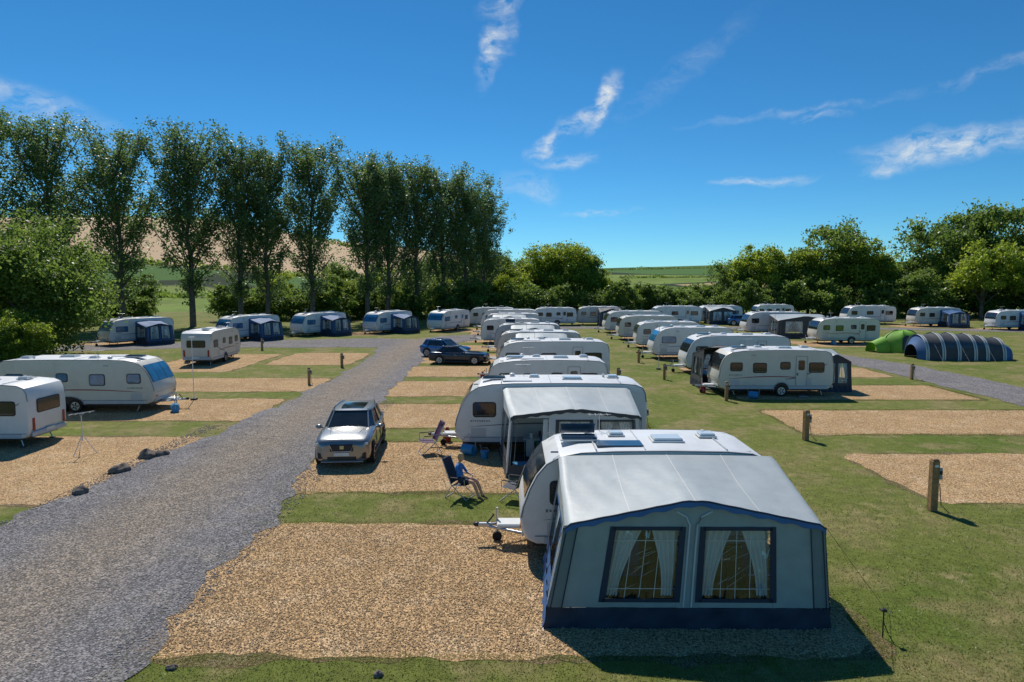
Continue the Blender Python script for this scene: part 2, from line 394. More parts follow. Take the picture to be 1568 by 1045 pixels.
V=np.stack([np.stack([x-w*np.cos(a),y-w*np.sin(a),np.zeros(n)],1),np.stack([x+w*np.cos(a),y+w*np.sin(a),np.zeros(n)],1),np.stack([x+lx,y+ly,h],1)],1).reshape(-1,3)
put('grass_tufts',fast('grass_tufts',V,np.arange(3*n).reshape(-1,3),[LG]))

# ------------------------------------------------------------------ trees
def leafquads(C,size,squash=.6):
    n=len(C); a=rng.normal(size=(n,3)); a/=np.linalg.norm(a,axis=1)[:,None]; b=rng.normal(size=(n,3)); b-=a*(a*b).sum(1)[:,None]; b/=np.linalg.norm(b,axis=1)[:,None]
    s=rng.uniform(.6,1.3,n)[:,None]*size
    V=np.stack([C-a*s,C-b*s*squash,C+a*s,C+b*s*squash],1).reshape(-1,3)
    return V
def treemesh(name,mb,C,size,lm):
    V=leafquads(C,size); o=len(mb.v); k=mb.mi(lm)
    mb.v+=[tuple(p) for p in V.tolist()]
    n=len(C); mb.f+=[(o+4*i,o+4*i+1,o+4*i+2,o+4*i+3) for i in range(n)]; mb.m+=[k]*n; mb.s+=[False]*n
    return mb.mesh(name)
def poplar(seed,H=28):
    r=random.Random(seed); mb=MB()
    tp=[Vector((r.uniform(-.25,.25)*i/4,r.uniform(-.25,.25)*i/4,H*.93*i/8)) for i in range(9)]
    mb.tube(tp,[.40*(1-.85*i/8) for i in range(9)],M['bark'],7)
    C=[]; NB=66
    for k in range(NB):
        hs=.12+.75*(k/NB)**.95+r.uniform(-.02,.02); z0=hs*H
        Rm=H*.175*(math.sin(math.pi*min(1,max(.1,(hs+.04)/1.04))**.85)**.7)*r.uniform(.5,1.18)+.3
        if hs<.2: Rm*=.55
        th=rad(r.uniform(22,46)); az=k*2.399+r.uniform(-.4,.4)
        Lb=min(Rm/math.sin(th),(H*.98-z0)/math.cos(th)+.4)
        d=Vector((math.cos(az)*math.sin(th),math.sin(az)*math.sin(th),math.cos(th)))
        i=min(7,int(hs/.93*8)); p0=tp[i].lerp(tp[i+1],hs/.93*8-i)
        p1=p0+d*Lb*.5; p2=p0+d*Lb+Vector((0,0,Lb*.12))
        mb.tube([p0,p1,p2],[.11*(1-hs*.6),.07,.02],M['bark'],4)
        m=int(60+Lb*34); t=rng.uniform(.22,1.04,m)**.75
        base_=np.array([list(p0.lerp(p2,float(q))) for q in t])
        nc=max(3,int(Lb*1.3)); 
        off=rng.normal(size=(nc,3))*.55; idx=rng.integers(0,nc,m)
        ct=np.array([list(p0.lerp(p2,q)) for q in rng.uniform(.25,1,nc)])+off
        pick=rng.random(m)<.78
        base_=np.where(pick[:,None],ct[idx],base_)
        C.append(base_+rng.normal(size=(m,3))*np.array([.32,.32,.46]))
    return treemesh('poplar',mb,np.concatenate(C),.18,LP)
def broad(seed,H=12,R=5.5,leaf=.2,n=18000,lm=None,trunk=.2,flat=1.0):
    r=random.Random(seed); mb=MB()
    mb.tube([(0,0,0),(.1,0,H*.2),(0,.1,H*.45),(0,0,H*.7)],[.4*H/14,.3*H/14,.2*H/14,.06],M['bark'],7)
    lobes=[]
    for k in range(17):
        az=k*2.399+r.uniform(-.4,.4); zz=r.uniform(trunk+.14,.86); rr=R*.62*math.sqrt(max(.05,1-((zz-.5)/.52)**2))*r.uniform(.5,1.15)
        c=Vector((rr*math.cos(az),rr*math.sin(az),zz*H)); rad_=R*r.uniform(.26,.42); lobes.append((c,rad_))
        mb.tube([(0,0,H*r.uniform(.15,.45)),c*.55+Vector((0,0,H*.08)),c],[.12*H/14,.08*H/14,.03],M['bark'],4)
    C=[]; per=130; ncl=n//per
    for k in range(ncl):
        c,q=lobes[r.randrange(len(lobes))]
        d=Vector((r.gauss(0,1),r.gauss(0,1),r.gauss(.25,1))).normalized()
        p=np.array(list(c+d*q*r.uniform(.6,1.12))); s=R*.085*r.uniform(.6,1.5)
        g=rng.normal(size=(per,3))*s*np.array([1.1,1.1,.7])+p
        C.append(g)
    C=np.concatenate(C); C=C[C[:,2]>.1]
    return treemesh('broadleaf',mb,C,leaf,lm or LB)
pops=[poplar(s) for s in (1,2,3,4)]
brs=[broad(s) for s in (5,6,7)]
yng=[broad(s,lm=LY) for s in (8,9)]
near_b=broad(12,H=11,R=6.2,leaf=.14,n=52000,trunk=.0)
near_y=broad(13,H=4,R=2,leaf=.07,n=16000,lm=LY,trunk=0)
shr=[broad(s,H=4,R=3,leaf=.15,n=7000,trunk=-.08) for s in(21,22)]

pl=[(-74,80,1.04),(-66.5,86,1.06),(-60,90,1.08),(-52.5,92,1.05),(-44,94,1.05),(-38.5,97,1.03),(-35,98,.98),(-29.5,101,1.01),(-22.2,105,1.02),(-19.5,108,.95),(-15.5,111,1.02),(-11.5,114,.97),(-8,117,.97),(-5.0,121,.86),(-84,82,1.05)]
for i,(px,py,sc) in enumerate(pl):
    put('poplar_tree',pops[i%4],(px,py,0),random.uniform(0,6.28),(sc*random.uniform(.92,1.08),sc*random.uniform(.92,1.08),sc*.90*random.uniform(.94,1.05)))
def bt(x,y,h,kind=0,w=1.0,name='deciduous_tree'):
    mm=(brs if kind==0 else yng); m=mm[random.randrange(len(mm))]; k=h/12
    put(name,m,(x,y,float(hgt(x,y))-.2),random.uniform(0,6.28),(k*w,k*w,k))
for x,y,h,kd,w in [(-80,100,13,0,1),(-70,104,10,0,1),(-96,110,14,0,1.2),(-62,112,8,0,1.1),(-40,116,8,1,1.0),(-30,120,9,0,1.1),(-24,122,9,1,1),(-17,126,11,0,1.1),(-10,128,11,0,1.1),(-4,130,12,0,1.1),(0,128,10,1,1),
    (-13,121,7,1,1),(-20,116,6,1,1),(-27,112,6.5,1,1),(2,136,10,0,1.1),(6,133,13,1,1),(9.8,130,13.2,1,1),(13.2,134,12.5,0,.9),(17,132,9,1,1),(-1,124,8,1,.9),
    (21,140,5.5,0,1.5),(26,138,5.2,1,1.4),(31,137,4.6,0,1.6),(36,136,4.8,1,1.5),(40,134,6,0,1.3),
    (42.5,130,11,0,1),(46.5,129,13.6,1,1.05),(51,128,10.5,0,1),(55,127,12,1,.9),(59,128,17.5,0,.95),(64,125,13.5,1,1.1),(68,128,11,0,1.2),(73,126,9,0,1.2),(79,125,19.5,0,.9),(86,124,20.5,0,.9),(93,122,21,0,1),(101,120,20,0,1),(77,112,13.5,1,1),(84,110,12.5,1,1.1),(92,108,14,0,1),(100,106,13,1,1),(69,116,8,0,1.2),(108,112,15,0,1.1)]:
    bt(x,y,h,kd,w)
for i in range(46):
    t=i/45; x=-78+t*118; y=95+t*34+random.uniform(-3,3)
    if -53<x<-45 or -36<x<-31: continue
    put('shrub',shr[i%2],(x,y,0),random.uniform(0,6.28),random.uniform(.8,1.45))
for i in range(24):
    x=38+i*3.2; put('shrub',shr[i%2],(x,122-i*.6+random.uniform(-2,2),0),random.uniform(0,6.28),random.uniform(.9,1.6))
put('deciduous_tree',near_b,(-40.5,57,0),1.0,(1.08,1.08,1.02)); put('deciduous_tree',near_b,(-50,62,0),2.6,1.1)
put('shrub',near_y,(-36.4,50.5,0),.4,(1.1,1.1,.95)); put('shrub',near_y,(-38.5,51,0),2.4,1.1)
C=[]
for (x0,y0,x1,y1) in [(-260,228,-30,230),(-300,330,-60,345),(-20,210,260,220),(20,300,420,340),(-50,430,700,520),(100,640,900,700),(-100,800,1000,860),(-350,180,-60,175),(200,560,260,860)]:
    k=int(math.hypot(x1-x0,y1-y0)*9); t=rng.random(k); x=x0+(x1-x0)*t+rng.normal(0,.9,k); y=y0+(y1-y0)*t+rng.normal(0,1.2,k)
    hh=1.6+1.2*np.sin(t*60)+1.2*np.sin(t*171); C.append(np.stack([x,y,hgt(x,y)+rng.random(k)*np.maximum(.8,hh)],1))
mb=MB(); put('distant_hedgerow',treemesh('distant_hedgerow',mb,np.concatenate(C),.8,LB))

# ------------------------------------------------------------------ caravan
def rr2(w,h,r,n=4):
    o=[]
    for cx,cy,a in((w/2-r,-h/2+r,-90),(w/2-r,h/2-r,0),(-w/2+r,h/2-r,90),(-w/2+r,-h/2+r,180)):
        for i in range(n+1):
            t=rad(a+90*i/n); o.append((cx+r*math.cos(t),cy+r*math.sin(t)))
    return o
def sidepanel(mb,x,z,w,h,r,y,m,th=.012,sgn=-1):
    p=rr2(w,h,r); n=len(p)
    vs=[(x+a,y,z+b) for a,b in p]+[(x+a*.985,y+sgn*th,z+b*.98) for a,b in p]
    mb.add(vs,[tuple(range(n,2*n))]+[(i,(i+1)%n,n+(i+1)%n,n+i) for i in range(n)],m)
def wheel(mb,x,y,r,w,sgn,rim='steel'):
    mb.tube([(x,y,r),(x,y-sgn*w,r)],r,M['black'],20,smooth=False)
    mb.tube([(x,y+sgn*.004,r),(x,y-sgn*.02,r)],r*.66,M[rim],16,smooth=False)
    for k in range(5):
        a=k*2*math.pi/5
        mb.tube([(x+r*.15*math.cos(a+.6),y+sgn*.008,r+r*.15*math.sin(a+.6)),(x+r*.55*math.cos(a+.6),y+sgn*.008,r+r*.55*math.sin(a+.6))],r*.09,M['dark'],5)
def caravan(L=6.5,W=2.25,body='white',sw='swg',glass='glass',twin=False,H=2.6,door=True,kit=1,sq=0.0,wv=0):
    mb=MB(); k=H/2.6
    P=[(.38,.40),(.14,.52),(.03,.76),(0,1.03),(.05,1.28),(.19*(1-sq),1.66),(.37*(1-sq*.8),2.02),(.60*(1-sq*.6),2.29),(.92*(1-sq*.4),2.47),(1.4,2.565),(2.2,2.60),(L*.6,2.61),(L-1.0,2.59),(L-.42,2.54),(L-.16,2.43),(L-.05,2.22),(L-.01,1.9),(L,1.3),(L-.02,.78),(L-.1,.52),(L-.28,.40)]
    P=[(a,b*k) for a,b in P]; n=len(P)
    ctr=(L/2,1.5*k)
    def shrink(p,d):
        v=Vector((p[0]-ctr[0],0,p[1]-ctr[1])); s=Vector((v.x/(L/2),0,v.z/(1.3*k))); 
        return (p[0]-d*max(-1,min(1,s.x**3)),p[1]-d*max(-1,min(1,s.z**3)))
    rows=[(-W/2,.07),(-W/2+.02,.025),(-W/2+.07,0),(W/2-.07,0),(W/2-.02,.025),(W/2,.07)]
    vs=[]
    for y,d in rows:
        for p in P: q=shrink(p,d); vs.append((q[0],y,q[1]))
    fb=[];fr=[]
    for i in range(5):
        for j in range(n):
            f=(i*n+j,i*n+(j+1)%n,(i+1)*n+(j+1)%n,(i+1)*n+j)
            (fr if 8<=j<=13 else fb).append(f)
    mb.add(vs,fb,body,True); mb.add(vs,fr,'roof',True)
    mb.add(vs,[tuple(range(n)),tuple(range(5*n,6*n))],body)
    for s in(-1,1):
        y=s*(W/2)
        rail=[(shrink(p,.03)[0],y+s*.0,shrink(p,.03)[1]) for p in P[3:17]]
        mb.tube(rail,.016,M['trim'],5)
        mb.box((L/2+.1,y+s*.006,.5*k),(L-.9,.03,.17),'silverb' if body!='silverb' else 'trim',.01)
        mb.box((L/2+.1,y+s*.008,.60*k),(L-.5,.02,.02),'trim')
    mb.box((L/2,0,.36),(L-.6,W-.3,.1),'dark')
    seg=[]
    for i in range(4,8):
        a=P[i];b=P[i+1]
        for t in (0,.5): seg.append((a[0]+(b[0]-a[0])*t,a[1]+(b[1]-a[1])*t))
    seg=seg[1:7]
    def strip(y0,y1,off,m,s0=0,s1=None):
        sg=seg[s0:s1]; 
        def fn(u,v):
            q=u*(len(sg)-1); i=min(int(q),len(sg)-2); t=q-i; x=sg[i][0]*(1-t)+sg[i+1][0]*t; z=sg[i][1]*(1-t)+sg[i+1][1]*t
            return (x-off*.8,y0+(y1-y0)*v,z+off*.5)
        mb.grid(fn,10,3,m,True)
    strip(-W*.46,W*.46,.012,'dark')
    for a,b in((-.445,-.17),(-.155,.155),(.17,.445)): strip(W*a,W*b,.024,glass)
    mb.box((.02,0,.98*k),(.03,W*.8,.018),'trim'); mb.box((.07,0,.60*k),(.05,W*.86,.16),'silverb',.02)
    for s in(-1,1):
        mb.box((.03,s*W*.4,.78*k),(.06,.16,.08),'amber',.01)
        mb.box((L+.0,s*W*.4,.95*k),(.04,.13,.5),'red',.015)
    p=rr2(W*.62,.55,.1); mb.add([(L+.012,a,1.65*k+b) for a,b in p],[tuple(range(len(p)))],'dark')
    p=rr2(W*.58,.48,.09); mb.add([(L+.02,a,1.65*k+b) for a,b in p],[tuple(range(len(p)))],glass)
    mb.box((L-.0,0,.55*k),(.08,W*.9,.2),'silverb',.03); mb.box((L+.045,0,.62*k),(.01,.5,.11),'plate')
    for s in(-1,1):
        y=s*W/2
        wins=[[(1.12,1.62,.8,.5),(L*.47,1.62,.9,.46),(L-1.05,1.62,1.0,.5)],[(1.0,1.66,.62,.42),(L*.36,1.6,.7,.5),(L*.58,1.72,.5,.36),(L-.95,1.62,.8,.5)],[(1.3,1.6,1.1,.48),(L*.5,1.75,.5,.34),(L-.9,1.62,.62,.48)]][wv]
        for i,(x,z,w,h) in enumerate(wins):
            sidepanel(mb,x,z*k,w+.08,h+.08,.11,y,M['dark'],.014,s); sidepanel(mb,x,z*k,w,h,.09,y+s*.016,M[glass],.008,s)
            mb.box((x,y+s*.028,(z-h/2+.04)*k),(w*.9,.006,.012),'trim')
        def swf(u,v):
            x=.5+(L-1.6)*u; c=.98*k+.14*math.sin(u*3.0); th=.055*math.sin(math.pi*min(1,u*1.02))**.7
            return (x,y+s*.006,c+(v-.5)*th)
        mb.grid(swf,20,1,sw,False)
        def swf2(u,v):
            x=L*.58+(L*.36)*u; c=(.98+.85*u**1.8)*k; th=.035+.09*u*(1-u)*2
            return (x,y+s*.009,min(c,2.2*k)+(v-.5)*th)
        mb.grid(swf2,14,1,'swg' if sw!='swg' else 'silverb',False)
        for q in range(9): mb.box((.62+q*.085,y+s*.008,1.2*k),(.05,.01,.07 if q in(0,5) else .045),'swg')
        mb.box((.9,y+s*.01,.78*k),(.55,.012,.3),'silverb',.005); mb.box((L*.78,y+s*.01,.82*k),(.32,.012,.3),'silverb',.005)
        mb.box((L*.3,y+s*.02,2.3*k),(.25,.04,.05),'lens',.01)
        wx=[L*.55] if not twin else [L*.55-.36,L*.55+.36]
        aw=.42 if not twin else .78
        vs=[(L*.55+aw*math.cos(t)* (1),y+s*.024,.38+.40*math.sin(t)) for t in [math.pi*i/14 for i in range(15)]]
        mb.add(vs,[tuple(range(15))],'dark')
        for x in wx: wheel(mb,x,y+s*.035,.32,.18,s)
        mb.tube([(L*.55+aw*1.06*math.cos(t),y+s*.02,.38+.43*math.sin(t)) for t in [math.pi*i/14 for i in range(15)]],.022,M['silverb'],5)
        for x in(.9,L-.6): mb.tube([(x,s*W*.36,.36),(x+.12,s*W*.38,.01)],.025,M['steel'],6); mb.box((x+.12,s*W*.38,.02),(.16,.16,.03),'dark')
    if door:
        x=L*.72; mb.grid(lambda u,v:(x-.31+.62*u,-W/2-.010,(.5+1.75*v)*k),1,1,body,False)
        for xx in(x-.31,x+.31): mb.box((xx,-W/2-.014,1.37*k),(.02,.012,1.75*k),'trim')
        mb.box((x,-W/2-.014,2.25*k),(.62,.012,.02),'trim'); sidepanel(mb,x,1.75*k,.36,.55,.08,-W/2-.012,M[glass],.012,-1); mb.box((x-.22,-W/2-.03,1.25*k),(.05,.04,.14),'dark',.01)
        mb.box((x,-W/2-.3,.15),(.6,.36,.05),'dark',.02); mb.box((x,-W/2-.3,.07),(.5,.28,.12),'trim',.02)
    zr=2.60*k
    for x in(1.75,L*.5,L-1.0): mb.box((x,.0,zr+.012),(.03,W*.93,.015),'silverb')
    def skylight(x,y,a,b,m='skyl'):
        mb.box((x,y,zr+.03),(a+.08,b+.08,.04),'white',.015); mb.box((x,y,zr+.075),(a,b,.06),m,.025)
    skylight(L*.62,-.1,.7,.5); skylight(L-1.1,.35,.38,.38); skylight(1.45,0,.85,.42,'solar' if kit else 'skyl')
    skylight(L*.42,.45,.34,.34)
    mb.box((2.35,-.5,zr+.025),(1.1,.55,.03),'solar' if kit==2 else 'roof',.01)
    if kit==2:
        mb.box((1.45,.28,zr+.22),(.85,.03,.30),'solar',.01,rot=Matrix.Rotation(.5,4,'X'))
    mb.tube([(L*.8,.5,zr),(L*.8,.5,zr+.12)],.05,M['white'],8); mb.ell((L*.3,.75,zr+.06),(.12,.12,.07),'white')
    mb.tube([(L*.36,.95,zr-.1),(L*.36,.95,zr+.45)],.012,M['steel'],5); mb.tube([(L*.36-.3,.95,zr+.43),(L*.36+.3,.95,zr+.43)],.008,M['steel'],4)
    for q in(-.25,-.1,.05,.2): mb.tube([(L*.36+q,.80,zr+.43),(L*.36+q,1.10,zr+.43)],.006,M['steel'],4)
    for x in(.8,L-.5):
        for s in(-1,1): mb.box((x,s*W*.42,2.53*k),(.18,.03,.04),'trim',.01)
    for s in(-1,1): mb.tube([(.6,s*.75,.42),(-.75,s*.06,.44)],.035,M['steel'],6)
    mb.box((-.85,0,.46),(.35,.11,.1),'steel',.02); mb.ell((-1.05,0,.47),(.09,.06,.06),'dark'); mb.tube([(-.8,0,.5),(-.62,0,.72)],.02,M['dark'],6)
    mb.tube([(-.55,.14,.85),(-.55,.14,.2)],.028,M['steel'],8); mb.tube([(-.55,.09,.12),(-.55,.19,.12)],.12,M['black'],12,smooth=False)
    mb.box((-.2,0,.5),(.7,.5,.1),'white',.03)
    return mb.mesh('caravan')
CV={'a':caravan(5.75,2.25,'white','swg',kit=2),'b':caravan(7.2,2.3,'white','swg',twin=True,H=2.65),'c':caravan(6.4,2.25,'cream','swr',wv=1,sq=.5),
    'd':caravan(6.6,2.25,'white','swb','skyglass',wv=2),'e':caravan(7.7,2.3,'cream','swr','skyglass',twin=True,wv=1),'f':caravan(5.9,2.2,'silverb','swb','skyglass',kit=2,sq=.4),'g':caravan(6.1,2.2,'white','swr',H=2.5,sq=.7,wv=1,kit=0)}
def rot2(p,a): return (p[0]*math.cos(a)-p[1]*math.sin(a),p[0]*math.sin(a)+p[1]*math.cos(a))

# ------------------------------------------------------------------ awning
def wrk(u,v,s): return math.sin(u*9+v*3+s)*.5+math.sin(u*21-v*7+s*2.1)*.28+math.sin(v*17+u*5+s*3.3)*.2
def awning(W=4.85,D=2.85,cells=None,wall='grass_g',roof='aroof',trim='ablue',skirt='navy',zf=1.92,zp=2.42,zr=2.5,spl=.4,splr=.1,rl=-.2,rr=.1,nu=40):
    mb=MB(); cells=cells or [('dark',0,.05),('wall',.05,.19),('win',.19,.455),('wall',.455,.535),('win',.535,.80),('wall',.80,.945),('dark',.945,1)]
    big=W>4.5 and wall=='grass_g'; fr='navy' if big else trim
    def zt(s): t=1-abs(2*s-1); return zf+(zp-zf)*min(1,t) - (.04*max(0,(t-.93)/.07))
    def F(s,z):
        k=z/2.0; xb=-spl+(W+spl+splr)*s; xt=.02+(W-.04)*s
        return Vector((xb+(xt-xb)*k, -.16*(1-k),z))
    def wallp(s0,s1,z0,z1,m,off=0,amp=.008,n=8,nz=8,seed=0):
        def fn(u,v):
            s=s0+(s1-s0)*u; za=z0(s) if callable(z0) else z0; zb=z1(s) if callable(z1) else z1
            p=F(s,za+(zb-za)*v); p.y-=off+amp*wrk(s*4,v,seed); return p
        mb.grid(fn,n,nz,m,True)
    B,T=.55,1.86
    wallp(0,1,0,.40,skirt,.01,.03,60,4,1)
    for i,(ty,a,b) in enumerate(cells):
        if ty in('wall','dark'): wallp(a,b,.40,zt,'grass_d' if ty=='dark' else wall,0,.012,8,14,i)
        elif ty=='win':
            wallp(a,b,.40,B,wall,0,.006,6,2,i); wallp(a,b,T,zt,wall,0,.008,10,6,i)
            wallp(a,b,B,T,'pane',-.004,.02,14,14,i)
            e=.013*4.85/W
            for (s0,s1,z0,z1) in((a-e,a+e*.8,B-.05,T+.05),(b-e*.8,b+e,B-.05,T+.05)): wallp(s0,s1,z0,z1,fr,.012,.0,1,6)
            wallp(a,b,T-.02,T+.05,fr,.012,.0,6,1); wallp(a,b,B-.05,B+.02,fr,.012,.0,6,1)
            # net curtains, drawn back towards the foot of the window
            for sg in(0,1):
                def cf(u,v,sg=sg):
                    wd=(.40-.24*math.sin(v*math.pi*.5))*(b-a); s=(a+.01+wd*u) if sg==0 else (b-.01-wd*u)
                    p=F(s,T-(T-B-.03)*v); p.y+=.10+.03*math.sin(u*24+sg)+.01*math.sin(v*9); return p
                mb.grid(cf,26,10,'curt',True)
            for q in (.3,.5,.7):
                s=a+(b-a)*q; wallp(s-.0013,s+.0013,B,T,'alu',-.05,.0,1,8)
            for z in(.72,1.62): wallp(a,b,z,z+.014,'alu',-.055,.0,8,1)
            if big:
                rq=random.Random(i)
                for q in range(7):  # glints on the creased vinyl, modelled as thin pale slivers
                    zz=rq.uniform(.65,1.4); x0_=rq.uniform(.2,.5); ln=rq.uniform(.15,.35); sl=rq.uniform(.5,1.1)
                    mb.tube([F(a+(b-a)*(x0_+ln*w_),zz+ln*sl*w_)+Vector((0,.03+.008*math.sin(w_*5),0)) for w_ in(0,.3,.6,1)],[.0008,.004,.003,.0008],M['curt'],4)
        elif ty=='open':
            wallp(a,b,T+.1,zt,wall,0,.008,8,3,i)
            for s in(a,b): wallp(s-.006,s+.006,.0,T+.1,'alu',.015,0,1,4)
            wallp(b-.05,b-.01,.1,T+.05,'curt',-.03,.04,14,4,3)
    for s in(.01,.05,.945,.99): mb.tube([F(s,z)+Vector((0,-.02,0)) for z in(.4,.9,1.4,1.9)],.010,M['navy' if big else 'trim'],4)
    if big:
        for sg in(-1,1):
            c=.495
            mb.tube([F(c+sg*.014,z)+Vector((0,-.025,0)) for z in(.42,1,1.5,1.95)]+[F(c+sg*.03,2.1)+Vector((0,-.02,0)),F(c+sg*.07,2.2)+Vector((0,-.01,0))],.018,M['lgrey'],6)
    def rf(u,v):
        xr=rl+(W-rl+rr)*u; xf=(W)*u; z0=zr+.03*math.sin(math.pi*u); z1=zt(u)+.015
        x=xr+(xf-xr)*v; y=D+(-.03-D)*v; z=z0+(z1-z0)*v
        sag=-.06*math.sin(math.pi*v)*abs(math.sin(2*math.pi*u)); z+=sag+.010*wrk(u*3,v*2,1)*math.sin(math.pi*v)+.014*math.sin(u*60+2*math.sin(v*6))*max(0,v-.7)*.8
        ed=min(u,1-u)*W
        if ed<.12: z-=.06*(1-ed/.12)**2
        return (x,y,z)
    mb.grid(rf,nu*2 if big else nu,22,roof,True)
    for q in(.25,.5,.75): mb.grid(lambda u,v:(lambda p:(p[0],p[1],p[2]+.006))(rf(q-.002+.004*v,u)),18,1,'lgrey',True)
    def tr(u,v):
        p=rf(u,1); return (p[0],p[1]-.02-.01*v,p[2]+.012-(.105+.018*math.sin(u*70))*v)
    mb.grid(tr,90,1,trim,True)
    mb.tube([ (rf(i/40,1)[0],rf(i/40,1)[1]-.01,rf(i/40,1)[2]+.006) for i in range(41)],.02,M['navy' if big else trim],6)
    for sd in(0,1):
        def SW(v,z,off=0,sd=sd):
            k=z/2.0; f=F(sd,min(z,zf)); xr=(rl if sd==0 else W+rr); xb=xr+(-spl*.8 if sd==0 else splr)*(1-k)
            y=f.y+(D-f.y)*v; x=f.x+(xb-f.x)*v; return Vector((x+(-off if sd==0 else off),y,z))
        def sp(v0,v1,z0,z1,m,off,amp,n=8,nz=6,seed=0):
            def fn(u,w):
                v=v0+(v1-v0)*u; top=zf+(zr-zf)*v-.03; zb=z1 if z1 is not None else top; p=SW(v,z0+(zb-z0)*w,off+amp*wrk(v*4,w*2,seed)); return p
            mb.grid(fn,n,nz,m,True)
        sp(0,1,0,.42,skirt if sd else trim,.012,.03,30,3,2); sp(0,.14,.42,None,wall,0,.008); sp(.86,1,.42,None,wall,0,.008)
        sp(.14,.86,.42,.75,trim if sd==0 else wall,0,.012); sp(.14,.86,1.8,None,wall,0,.008); sp(.14,.86,.75,1.8,'pane',-.004,.015,12,12)
        sp(.13,.16,.7,1.85,trim,.01,0,1,4); sp(.84,.87,.7,1.85,trim,.01,0,1,4); sp(.5,.52,.7,1.85,trim,.01,0,1,4); sp(.14,.86,1.78,1.84,trim,.01,0,4,1)
        sp(.0,.03,.3,None,trim,.014,0,1,6)
        sp(.16,.3,.78,1.8,'curt',-.08,.03,12,3); sp(.7,.84,.78,1.8,'curt',-.08,.03,12,3)
    for s in(.02,.5,.98): mb.tube([F(s,0)+Vector((0,.12,0)),F(s,zt(s)-.05)+Vector((0,.1,0)),(rl+(W-rl)*s,D,zr-.05)],.014,M['steel'],6)
    mb.box((W/2-.05,D/2,.03),(W-.15,D-.1,.045),'dgrey')
    if W>4:
        mb.box((W*.62,D*.6,.68),(1.1,.7,.03),'trim',.01)
        for a in(-.5,.5):
            for b in(-.3,.3): mb.tube([(W*.62+a,D*.6+b,.05),(W*.62+a,D*.6+b,.67)],.014,M['steel'],5)
        for cx_ in(W*.3,W*.85):
            mb.box((cx_,D*.5,.42),(.5,.45,.04),'blueaw',.01); mb.box((cx_,D*.5+.24,.72),(.5,.04,.55),'blueaw',.01)
            for a in(-.22,.22):
                for b in(-.2,.2): mb.tube([(cx_+a,D*.5+b,.05),(cx_+a,D*.5+b,.42)],.012,M['steel'],5)
        mb.box((W*.45,D*.85,.45),(.8,.4,.8),'dgrey',.02)
    if big:
        for (a,b) in(((W,0,zf),(W+1.5,.4,0)),((0,0,zf),(-.9,-.9,0))):
            mb.tube([a,b],.005,M['dark'],3); mb.tube([(b[0],b[1],0),(b[0]+.03,b[1],.12)],.008,M['steel'],5)
        for q in range(9):
            s=q/8; p=F(s,0); mb.tube([(p.x,p.y-.03,.03),(p.x,p.y-.14,.0)],.007,M['steel'],4)
    return mb.mesh('awning')
W5=[('wall',0,.12),('win',.12,.46),('wall',.46,.54),('win',.54,.88),('wall',.88,1)]
AW1=awning(rl=.05)
AW2=awning(4.3,3.0,[('open',0,.30),('wall',.30,.36),('win',.36,.62),('wall',.62,.68),('win',.68,.94),('wall',.94,1)],wall='lgrey',roof='aroof',trim='dgrey',skirt='dgrey',zf=2.0,zp=2.25,spl=.15,rl=-.3)
AWb=awning(2.6,2.1,W5,wall='blueaw',roof='blueaw',trim='navy',spl=.1,rl=0,rr=0,nu=16,zr=2.3,zf=1.8,zp=2.1)
AWg=awning(3.8,2.5,W5,wall='dgrey',roof='aroof',trim='dgrey',spl=.1,rl=0,rr=0,nu=16)
AWd=awning(3.2,2.4,W5,wall='dgrey',roof='dgrey',trim='navy',spl=.1,rl=0,rr=0,nu=16)

def place(key,x,y,rz=0,aw=None,ax=1.2,D=2.6,flip=False):
    rz=rad(rz); put('caravan',CV[key],(x,y,0),rz)
    if aw:
        if not flip: dx,dy=rot2((ax,-1.13-D),rz); put('awning',aw,(x+dx,y+dy,0),rz)
        else: dx,dy=rot2((ax,1.13+D),rz); put('awning',aw,(x+dx,y+dy,0),rz+math.pi)
put('caravan',CV['a'],(.18,16.4,0),0); put('awning',AW1,(.98,12.38,0),rad(-.5))
put('caravan',CV['b'],(-2.15,26.3,0),0); put('awning',AW2,(-.05,22.1,0),0)
place('g',-1.3,34.8); place('b',-1.1,43.4,1); place('c',-1.2,52,-1,AWg,1.5,2.5); place('f',-1.6,61,0,AWg,1.5,2.5); place('g',-3.2,70,0); place('d',-3.4,79,0,AWg,1.2,2.5); place('b',-4,88,-2)
place('c',11.45,38.7,0,AWd,3.0,2.4,True); put('awning',AWg,(17.9,39.2,0),0,(.45,.9,.9)); place('b',11.9,47.6,0); place('d',11.4,56.2,1); place('g',11.7,65,-1); place('c',11.4,74,0); place('b',11.2,83.5,2)
place('c',30.6,69.5,0); place('b',27.4,81,0); put('awning',AWg,(29.5,75.5,0),0,(1.6,1.1,1))
place('b',20,99,0); place('d',27.5,102,0,AWg,1.,2.5); place('g',38.5,109,0); place('b',48.5,100,0); place('c',55.5,95,0,AWb,3.4,2.1); place('g',62,88.5,0,AWb,3.0,2.1)
place('g',3,97,0); place('c',9.2,98,0,AWd,3,2.4); place('c',-6,95,0)
place('d',-9.6,84,62); place('d',-17.0,81,58,AWb,2.6,2.1); place('d',-24.6,77.5,56,AWb,2.6,2.1); place('d',-30.6,71.5,56,AWb,2.6,2.1); place('d',-40.0,66.5,56,AWb,2.6,2.1)
put('caravan',CV['c'],(-23.9,57.0,0),rad(-88),(.95,1,1))
put('caravan',CV['e'],(-17.5,34.2,0),rad(181)); put('caravan',CV['g'],(-24.6,26.9,0),0)

